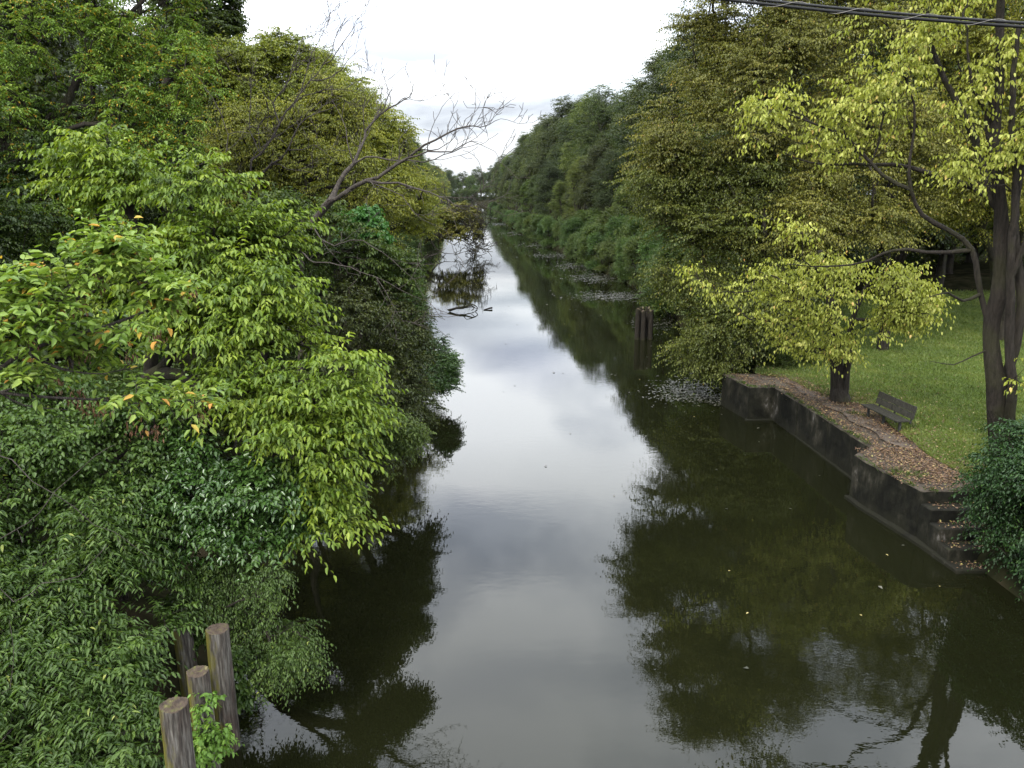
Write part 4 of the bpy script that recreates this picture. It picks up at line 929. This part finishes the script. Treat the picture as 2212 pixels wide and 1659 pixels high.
make_tree('maple_tree', 'yellow leaved tree with a short dark trunk standing beside the bench', 'tree', tuple(B1),
  vb([(1530, 590, 26, 45, 25), (1580, 620, 26, 60, 30), (1640, 600, 26, 60, 30), (1720, 630, 26.5, 80, 40), (1800, 590, 26, 80, 40), (1880, 610, 26.5, 80, 40), (1960, 660, 26.5, 55, 40), (1760, 690, 26.5, 70, 35), (1850, 700, 26.5, 80, 40),
      (1930, 690, 27, 65, 40), (1985, 640, 27, 40, 40), (1700, 740, 27, 40, 22), (1800, 755, 27, 70, 28), (1640, 690, 26.5, 30, 16), (1820, 650, 26, 90, 40), (1950, 600, 27, 50, 30), (1750, 580, 27, 90, 30)], 1.3),
  800, 'yellow', 52, LPy, M_barkmoss, limbs=[([B1, rt_(1808, 800, 28.6), rt_(1800, 720, 28.5), rt_(1790, 620, 28.4), rt_(1770, 540, 28.5)], .30, .08),
   ([B1 + np.array([.28, 0, 0]), rt_(1828, 800, 28.4), rt_(1840, 700, 28.2), rt_(1870, 620, 28.2)], .20, .06)],
  rt=.007, ex=.42, wrat=.55, gap=1.0, gs=1.9, shell=.75, alpha=.2)
LPo = dict(nt=7, tl=1.15, nl=11, ll=.125, up=.08, rand=.8, droop=.8, arch=.28, flat=.28, ntilt=.5, yprob=.012, cv=.6)
for lab, base, bl, n, leaf, sd in (
  ('broad olive green tree overhanging the water beyond the quay', (12.3, 35.8, 1.3),
    [(1500, 600, 35.5, 85, 60), (1440, 480, 36.5, 75, 60), (1510, 750, 35, 65, 55), (1460, 380, 37.5, 110, 80), (1580, 700, 34.5, 80, 70), (1560, 520, 35.5, 110, 80), (1600, 380, 36.5, 120, 80), (1400, 420, 37.5, 60, 50), (1485, 690, 35.5, 45, 50), (1640, 640, 34.5, 80, 90), (1560, 780, 34.5, 60, 30)], 1500, 'olive', 53),
  ('tallest olive tree against the sky at the top right', (13.5, 38, 1.3),
    [(1560, 100, 37, 90, 80), (1500, 60, 38, 30, 40), (1640, 170, 36, 130, 90), (1500, 250, 37, 110, 90), (1620, 20, 37, 120, 60), (1600, 280, 36, 130, 80), (1700, 80, 36, 100, 90), (1450, 320, 37, 80, 60), (1640, -80, 37, 140, 70)], 1300, 'olive', 54),
  ('thick olive brown tree behind the yellow leaved maple', (18, 38, 1.4),
    [(1800, 200, 37, 140, 110), (1780, 380, 36, 140, 90), (1850, 50, 38, 150, 90), (1700, 480, 35, 110, 80), (1850, 480, 36, 120, 70), (1960, 300, 37, 120, 100), (1750, -60, 38, 150, 70), (1950, 430, 38, 90, 70)], 1500, 'olive', 55),
  ('rust tinted tree behind the multi stemmed maple at far right', (25, 40, 1.6),
    [(2080, 300, 39, 110, 110), (2100, 120, 40, 130, 110), (2180, 420, 38, 100, 80), (2060, 470, 40, 90, 60), (2250, 250, 39, 120, 160), (2150, -60, 40, 160, 90)], 1200, 'oliveyel', 56)):
    make_tree('olive_tree', lab, 'tree', base, vb(bl, 1.0), n, leaf, sd, LPo, M_barkd, rt=.010, ex=.43, wrat=.5, detail=False, gap=.85, gs=1.3, shell=.72, sides=5, seg=1.0)
make_tree('dark_bush', 'very dark green bush at the foot of the steps in the lower right', 'bush', (13.0, 17.0, .5),
  vb([(2200, 1010, 17.5, 70, 50), (2190, 1100, 17, 75, 60), (2200, 1200, 16.6, 60, 50), (2150, 1150, 17, 45, 40), (2260, 1100, 16.5, 90, 130), (2210, 940, 18, 40, 25), (2135, 1060, 17.6, 40, 30)], 1.2),
  620, 'deep', 57, dict(LPs, ll=.085), M_barkd, rt=.006, wrat=.55, gap=.6, gs=2.2, shell=.4)

# =========================================================== TREE ROWS (shared prototypes)
def proto_blobs(rng, h, w, lowf=.2, n=19):
    out = [(0, 0, h * .62, w * .75, h * .34, w * .75)]
    for i in range(n):
        a = rng.uniform(0, 6.28); z = h * rng.uniform(lowf, .9); f = math.sin(math.pi * min(1, max(0.05, (z / h) ** .8)) ) ** .6
        rr = w * .62 * f; s = rng.uniform(.22, .40) * w
        out.append((rr * math.cos(a), rr * math.sin(a), z, s, s * .8, s))
    out.append((0, 0, h * .88, w * .35, h * .12, w * .35))
    return out
protos = {}
def proto(key, h, w, ncl, leaf, seed, lp, lowf=.2, rt=.016, tr=.22, names=('crown', 'trunk'), wrat=.6, nb=19):
    rng = np.random.default_rng(seed)
    r, *_ = make_tree('tree', 'x', 'tree', (0, 0, 0), proto_blobs(rng, h, w, lowf, nb), ncl, leaf, seed, lp, M_barkd, rt=rt, ex=.43, wrat=wrat, detail=False, gap=.8, gs=.8,
                      shell=.42, sides=5, twigs=False, seg=1.3, trunk_r=tr, trunk_to=[(0, 0, h * .3), (.2, .1, h * .5)] if tr else None, low=-.5)
    protos[key] = [r, False]
LPp = dict(nt=6, tl=1.3, nl=9, ll=.21, up=.12, rand=.9, droop=.6, arch=.28, flat=.4, ntilt=.55, cv=.75)
proto('dark_a', 22, 6.0, 1150, 'dark', 101, LPp); proto('dark_b', 21, 5.2, 1050, 'dark', 102, LPp); proto('dark_c', 23, 6.5, 1200, 'dark', 103, LPp, .12)
proto('mid_a', 20, 5.5, 1050, 'mid', 104, LPp); proto('olive_a', 19, 5.5, 1050, 'olive', 105, LPp); proto('oy_a', 17, 5.5, 1000, 'oliveyel', 106, LPp)
LPq = dict(nt=7, tl=.6, nl=8, ll=.15, up=.45, rand=.8, droop=.2, arch=.2, flat=.8, ntilt=.6, cv=.6)
proto('shrub_a', 4.6, 2.6, 420, 'shrub', 107, LPq, .05, .01, 0, wrat=.4, nb=9); proto('shrub_b', 5.2, 2.3, 420, 'shrub', 108, LPq, .05, .01, 0, wrat=.4, nb=9)
def place(key, name, label, cat, x, y, s, sz=1.0, rz=None, group=None, z=None):
    r, used = protos[key]
    if not used: o = r; protos[key][1] = True
    else: o = copy_tree(r)
    o.name = name; o['label'] = label; o['category'] = cat
    if group: o['group'] = group
    elif 'group' in o: del o['group']
    o.location = (x, y, (ground_z(x, y) - .15) if z is None else z); o.scale = (s, s, s * sz); o.rotation_euler = (0, 0, random.uniform(0, 6.28) if rz is None else rz)
    return o
ORD = ['first', 'second', 'third', 'fourth', 'fifth', 'sixth', 'seventh', 'eighth', 'ninth', 'tenth', 'eleventh', 'twelfth', 'thirteenth', 'fourteenth']
# right bank, front row
KN = {'dark_a': 'dark green', 'dark_b': 'dark green', 'dark_c': 'deep green', 'mid_a': 'mid green', 'olive_a': 'olive green', 'oy_a': 'yellow green'}
def row(side, y0, y1, step, off, keys, h, tab, gname, lim, grow=1.0, jx=1.0):
    y = y0; i = 0
    while y < y1:
        k = keys[i % len(keys)]
        x = bank(tab, y) + side * (off + random.uniform(-jx, jx))
        s = h * random.uniform(.84, 1.13)
        lab = None; group = None
        if i < lim: lab = f'{ORD[i]} tall {KN[k]} tree of the {gname}'
        else: lab, group = f'distant {KN[k]} tree far down the {gname}', f'distant {KN[k]} trees far down the {gname}'
        place(k, 'tree', lab, 'tree', x, y, s, random.uniform(.92, 1.1), group=group)
        y += step * (1 + (y - y0) / 220 * grow); i += 1
row(1, 54, 330, 7.5, 6.5, ['dark_b', 'mid_a', 'dark_c', 'dark_a', 'mid_a'], .58, RB, 'right bank front row beyond the olive trees', 8, 1.0)
row(1, 56, 560, 8.0, 14, ['dark_a', 'dark_c', 'dark_b', 'dark_c', 'mid_a', 'dark_a', 'dark_b'], 1.15, RB, 'high right bank row', 9, 1.0, 1.6)
row(1, 64, 520, 10, 29, ['dark_b', 'dark_a', 'dark_c'], 1.22, RB, 'hindmost right bank row', 5, 1.2, 2)
row(-1, 60, 560, 7.5, 6.5, ['olive_a', 'oy_a', 'mid_a', 'olive_a', 'dark_b'], .88, LB, 'left bank front row beyond the bare tree', 8)
row(-1, 50, 500, 9.0, 16, ['dark_a', 'mid_a', 'olive_a', 'dark_c'], .92, LB, 'left bank back row', 5, 1.2)
# woods closing the view behind the near trees
for i, (k, x, y, s, lab) in enumerate((('dark_a', -20, 33, .95, 'dark tree directly behind the locust at the far left'), ('dark_c', -27, 30, 1.0, 'dark tree deepest in the shade at the left edge'), ('mid_a', -18, 25, .55, 'low green understory tree behind the bright layered tree'),
    ('dark_b', -14, 30, .5, 'low dark understory tree behind the pale green shrub'), ('dark_a', -29, 44, 1.05, 'tall dark tree in the second rank at the left'), ('mid_a', -22, 40, .9, 'green tree between the locust and the yellowing tree'),
    ('dark_c', -13.5, 21, .42, 'dark undergrowth tree in the shade behind the bright tree'), ('dark_b', -12.5, 17.5, .35, 'dark undergrowth tree in the gap above the left bush'), ('dark_b', -18, 17, .8, 'dark tree outside the left edge behind the near branches'),
    ('dark_a', -36, 38, 1.1, 'rearmost dark tree at the left'), ('mid_a', -12.5, 39, .42, 'green undergrowth tree below the olive and rust tree'), ('mid_a', -14.5, 62, .75, 'green tree below the yellow crown leaning to the canal'),
    ('dark_a', 31, 58, 1.0, 'dark tree at the far end of the lawn right'), ('dark_c', 22, 66, .95, 'dark tree at the far end of the lawn centre'), ('dark_b', 39, 52, 1.05, 'dark tree beyond the lawn at the right edge'),
    ('olive_a', 27, 69, .9, 'olive tree at the lawn end between two dark trees'), ('dark_b', 18, 52, .9, 'dark tree behind the olive trees at the lawn'), ('olive_a', 36, 66, 1.0, 'olive tree at the back right corner of the lawn'),
    ('dark_c', 46, 66, 1.1, 'outermost dark tree behind the right corner of the lawn'), ('mid_a', 33, 44, .8, 'green tree behind the maple stems at the right edge'), ('dark_b', 13.5, 46, .5, 'low dark tree under the overhanging olive tree'),
    ('dark_a', 16.5, 44, .45, 'low dark tree in the shade behind the quay'), ('dark_a', 21, 31, 1.0, 'x'), )):
    if lab == 'x': continue
    place(k, 'tree', lab, 'tree', x, y, s)
# shrub strip along the right bank
y = 41.0; i = 0
while y < 330:
    s = random.uniform(.85, 1.15) * (1.05 if y < 80 else .95 if y < 160 else .85)
    x = bank(RB, y) + (1.9 if y < 55 else .9) + random.uniform(-.3, .5)
    if i < 12: lab, grp = f'{ORD[i]} rounded green shrub at the water along the right bank', 'shrubs lining the right bank'
    else: lab, grp = 'distant green shrub at the water far along the right bank', 'distant shrubs far along the right bank'
    place('shrub_a' if i % 2 else 'shrub_b', 'shrub', lab, 'shrub', x, y, s, random.uniform(.8, 1.1), group=grp, z=-.1)
    if y < 120: place('shrub_b' if i % 2 else 'shrub_a', 'shrub', 'green shrub standing back from the water behind the right bank shrubs', 'shrub', x + 2.6, y + 1.4, s * 1.1, 1.0, group='shrubs behind the right bank shrub line')
    y += 3.2 * (1 + (y - 41) / 140); i += 1
for i, (x, y, s) in enumerate(((11.7, 34.6, .5), (13.2, 35.6, .55), (10.9, 36.4, .5))):
    place('shrub_a', 'shrub', ('low shrub touching the far end of the quay', 'low shrub just behind the far quay end', 'low shrub at the waterline past the quay')[i], 'shrub', x, y, s, .9, z=.1)
# left bank low growth
y = 30.0; i = 0
while y < 300:
    x = bank(LB, y) - .9 - random.uniform(0, .8)
    s = random.uniform(.55, .8) if y < 45 else random.uniform(.8, 1.05)
    if i < 10: lab, grp = f'{ORD[i]} low shrub at the water past the bare tree on the left bank', 'shrubs lining the left bank'
    else: lab, grp = 'distant low shrub at the water far along the left bank', 'distant shrubs far along the left bank'
    place('shrub_b' if i % 2 else 'shrub_a', 'shrub', lab, 'shrub', x, y, s, random.uniform(.8, 1.0), group=grp, z=-.1)
    y += 3.6 * (1 + (y - 30) / 110); i += 1
# the far end of the canal
for i in range(30):
    place(['dark_a', 'mid_a', 'dark_b'][i % 3], 'tree', 'hazy blue green tree closing the far end of the canal', 'tree', -98 + i * 4.2, 620 + (i % 4) * 16, 1.0 + .12 * (i % 3), group='hazy trees at the far end of the canal')
for i in range(22):
    place('shrub_b', 'shrub', 'large far shrub under the hazy trees at the canal end', 'shrub', -90 + i * 4.6, 606 + (i % 3) * 4, 2.3, group='large far shrubs at the canal end')
for i in range(14):
    place('shrub_a', 'shrub', 'dark shrub closing the far edge of the lawn', 'shrub', 15 + i * 3.4, 71 + (i % 3) * 1.5, 1.15, group='shrubs along the far edge of the lawn')
for i, (x, y, s) in enumerate(((-9.5, 19.5, .75), (-11.5, 15.8, .8), (-12.5, 24, .9), (-9.0, 27.5, .8), (-15.5, 20, .9), (-10.2, 12.8, .6), (-14, 13.5, .9), (-8.3, 31, .8), (-8.2, 21.5, .6))):
    place('shrub_b' if i % 2 else 'shrub_a', 'shrub', 'shaded undergrowth shrub beneath the left bank trees', 'shrub', x, y, s, group='undergrowth shrubs beneath the left bank trees')

# the damp air over the canal
hm, hnt, hout = newmat('canal_haze'); pv = hnt.nodes.new('ShaderNodeVolumePrincipled'); pv.inputs['Density'].default_value = .000025; pv.inputs['Color'].default_value = (.86, .92, 1, 1); pv.inputs['Anisotropy'].default_value = .2
hnt.links.new(pv.outputs[0], hout.inputs['Volume'])
hb = MB(); hb.box((-5, 465, 22), (1000, 1090, 54)); put(hb.build('haze', hm), 'thin even haze over the whole canal', 'haze', kind='stuff')

# =========================================================== LIGHT, SKY, CAMERA
w = bpy.data.worlds.new('World'); SC.world = w; w.use_nodes = True
nt = w.node_tree; nt.nodes.clear(); L = nt.links
SUN_EL, SUN_AZ = math.radians(48), math.radians(215)   # azimuth clockwise from +Y : behind the camera, to the left
out = nt.nodes.new('ShaderNodeOutputWorld'); bg = nt.nodes.new('ShaderNodeBackground'); bg.inputs['Strength'].default_value = .10
sky = N(nt, 'ShaderNodeTexSky', sky_type='NISHITA'); sky.sun_disc = False; sky.sun_elevation = SUN_EL; sky.sun_rotation = SUN_AZ; sky.air_density = 1.2; sky.dust_density = 2
tc = N(nt, 'ShaderNodeTexCoord'); sx = N(nt, 'ShaderNodeSeparateXYZ'); L.new(tc.outputs['Generated'], sx.inputs[0])
za = N(nt, 'ShaderNodeMath', operation='ADD'); za.inputs[1].default_value = .16; zm = N(nt, 'ShaderNodeMath', operation='MAXIMUM'); zm.inputs[1].default_value = .02
L.new(sx.outputs['Z'], zm.inputs[0]); L.new(zm.outputs[0], za.inputs[0])
dv = N(nt, 'ShaderNodeVectorMath', operation='DIVIDE'); cb = N(nt, 'ShaderNodeCombineXYZ')
for q in 'XYZ': L.new(za.outputs[0], cb.inputs[q])
L.new(tc.outputs['Generated'], dv.inputs[0]); L.new(cb.outputs[0], dv.inputs[1])
mp = N(nt, 'ShaderNodeMapping'); mp.inputs['Location'].default_value = (3.1, 1.7, 0); mp.inputs['Scale'].default_value = (1, 1, 0); L.new(dv.outputs[0], mp.inputs[0])
n1 = N(nt, 'ShaderNodeTexNoise'); n1.inputs['Scale'].default_value = 1.15; n1.inputs['Detail'].default_value = 8; n1.inputs['Roughness'].default_value = .52; n1.inputs['Distortion'].default_value = .3
L.new(mp.outputs[0], n1.inputs['Vector'])
n2 = N(nt, 'ShaderNodeTexNoise'); n2.inputs['Scale'].default_value = .7; n2.inputs['Detail'].default_value = 6; L.new(mp.outputs[0], n2.inputs['Vector'])
cloud = ramp(nt, [(.37, (.42, .44, .49)), (.47, (.68, .70, .74)), (.56, (1.0, 1.0, 1.0))], n1.outputs['Fac'])
def cloud_patch(col, cx, cy, rx, ry, tint, amt):
    mpp = N(nt, 'ShaderNodeMapping'); mpp.inputs['Location'].default_value = (-cx / rx, -cy / ry, 0); mpp.inputs['Scale'].default_value = (1 / rx, 1 / ry, 0)
    wn = N(nt, 'ShaderNodeTexNoise'); wn.inputs['Scale'].default_value = 2.6; wn.inputs['Detail'].default_value = 7; L.new(dv.outputs[0], wn.inputs['Vector'])
    wo = N(nt, 'ShaderNodeVectorMath', operation='MULTIPLY_ADD'); L.new(wn.outputs['Color'], wo.inputs[0]); wo.inputs[1].default_value = (.34, .5, 0)
    L.new(dv.outputs[0], wo.inputs[2]); sh = N(nt, 'ShaderNodeVectorMath', operation='SUBTRACT'); sh.inputs[1].default_value = (.17, .25, 0); L.new(wo.outputs[0], sh.inputs[0])
    L.new(sh.outputs[0], mpp.inputs[0])
    ln = N(nt, 'ShaderNodeVectorMath', operation='LENGTH'); L.new(mpp.outputs[0], ln.inputs[0])
    f = ramp(nt, [(.25, g(amt)), (1, g(0))], ln.outputs['Value'])
    m = N(nt, 'ShaderNodeMix', data_type='RGBA', blend_type='MULTIPLY'); L.new(f, m.inputs[0]); L.new(col, m.inputs[6]); m.inputs[7].default_value = (*tint, 1)
    return m.outputs[2]
cloud = cloud_patch(cloud, -.05, 1.57, .42, .20, (.56, .59, .66), 1)
cloud = cloud_patch(cloud, .05, 2.70, .24, .34, (.66, .68, .76), 1)
cloud = cloud_patch(cloud, .25, 1.15, .5, .14, (.70, .72, .77), .8)
mulc = N(nt, 'ShaderNodeMix', data_type='RGBA', blend_type='MULTIPLY'); mulc.inputs[0].default_value = 1; L.new(cloud, mulc.inputs[6]); mulc.inputs[7].default_value = (15.8, 16.4, 17.0, 1)
hz = ramp(nt, [(0, g(.26)), (.10, g(.34)), (.17, g(.65)), (.30, g(1))], sx.outputs['Z'])
mh = N(nt, 'ShaderNodeMix', data_type='RGBA', blend_type='MULTIPLY'); mh.inputs[0].default_value = 1; L.new(mulc.outputs[2], mh.inputs[6]); L.new(hz, mh.inputs[7])
cov = ramp(nt, [(.28, g(.75)), (.42, g(.97))], n2.outputs['Fac'])
mx = N(nt, 'ShaderNodeMix', data_type='RGBA'); L.new(cov, mx.inputs[0]); L.new(sky.outputs[0], mx.inputs[6]); L.new(mh.outputs[2], mx.inputs[7])
L.new(mx.outputs[2], bg.inputs['Color']); L.new(bg.outputs[0], out.inputs[0])

sl = bpy.data.lights.new('sun', 'SUN'); so = bpy.data.objects.new('sun', sl); COL.objects.link(so)
sl.energy = 1.5; sl.angle = math.radians(10); sl.color = (1, .96, .88)
dirv = Vector((math.sin(SUN_AZ) * math.cos(SUN_EL), math.cos(SUN_AZ) * math.cos(SUN_EL), math.sin(SUN_EL)))
so.rotation_euler = dirv.to_track_quat('Z', 'Y').to_euler(); so.location = (0, 0, 60)

cam = bpy.data.cameras.new('camera'); co = bpy.data.objects.new('camera', cam); COL.objects.link(co)
co.location = (0, 0, H); co.rotation_euler = (math.pi / 2 - PITCH, 0, 0)
cam.sensor_width = 36; cam.lens = 36 * F / 2212; cam.clip_end = 6000; cam.clip_start = .05
SC.camera = co
SC.view_settings.view_transform = 'Standard'; SC.view_settings.look = 'None'; SC.view_settings.gamma = 1
SC.view_settings.exposure = 1.35
SC.render.engine = 'CYCLES'
SC.cycles.max_bounces = 6; SC.cycles.diffuse_bounces = 3; SC.cycles.transmission_bounces = 4; SC.cycles.glossy_bounces = 3
SC.cycles.use_denoising = True; SC.cycles.denoiser = 'OPENIMAGEDENOISE'; SC.cycles.denoising_input_passes = 'RGB_ALBEDO_NORMAL'
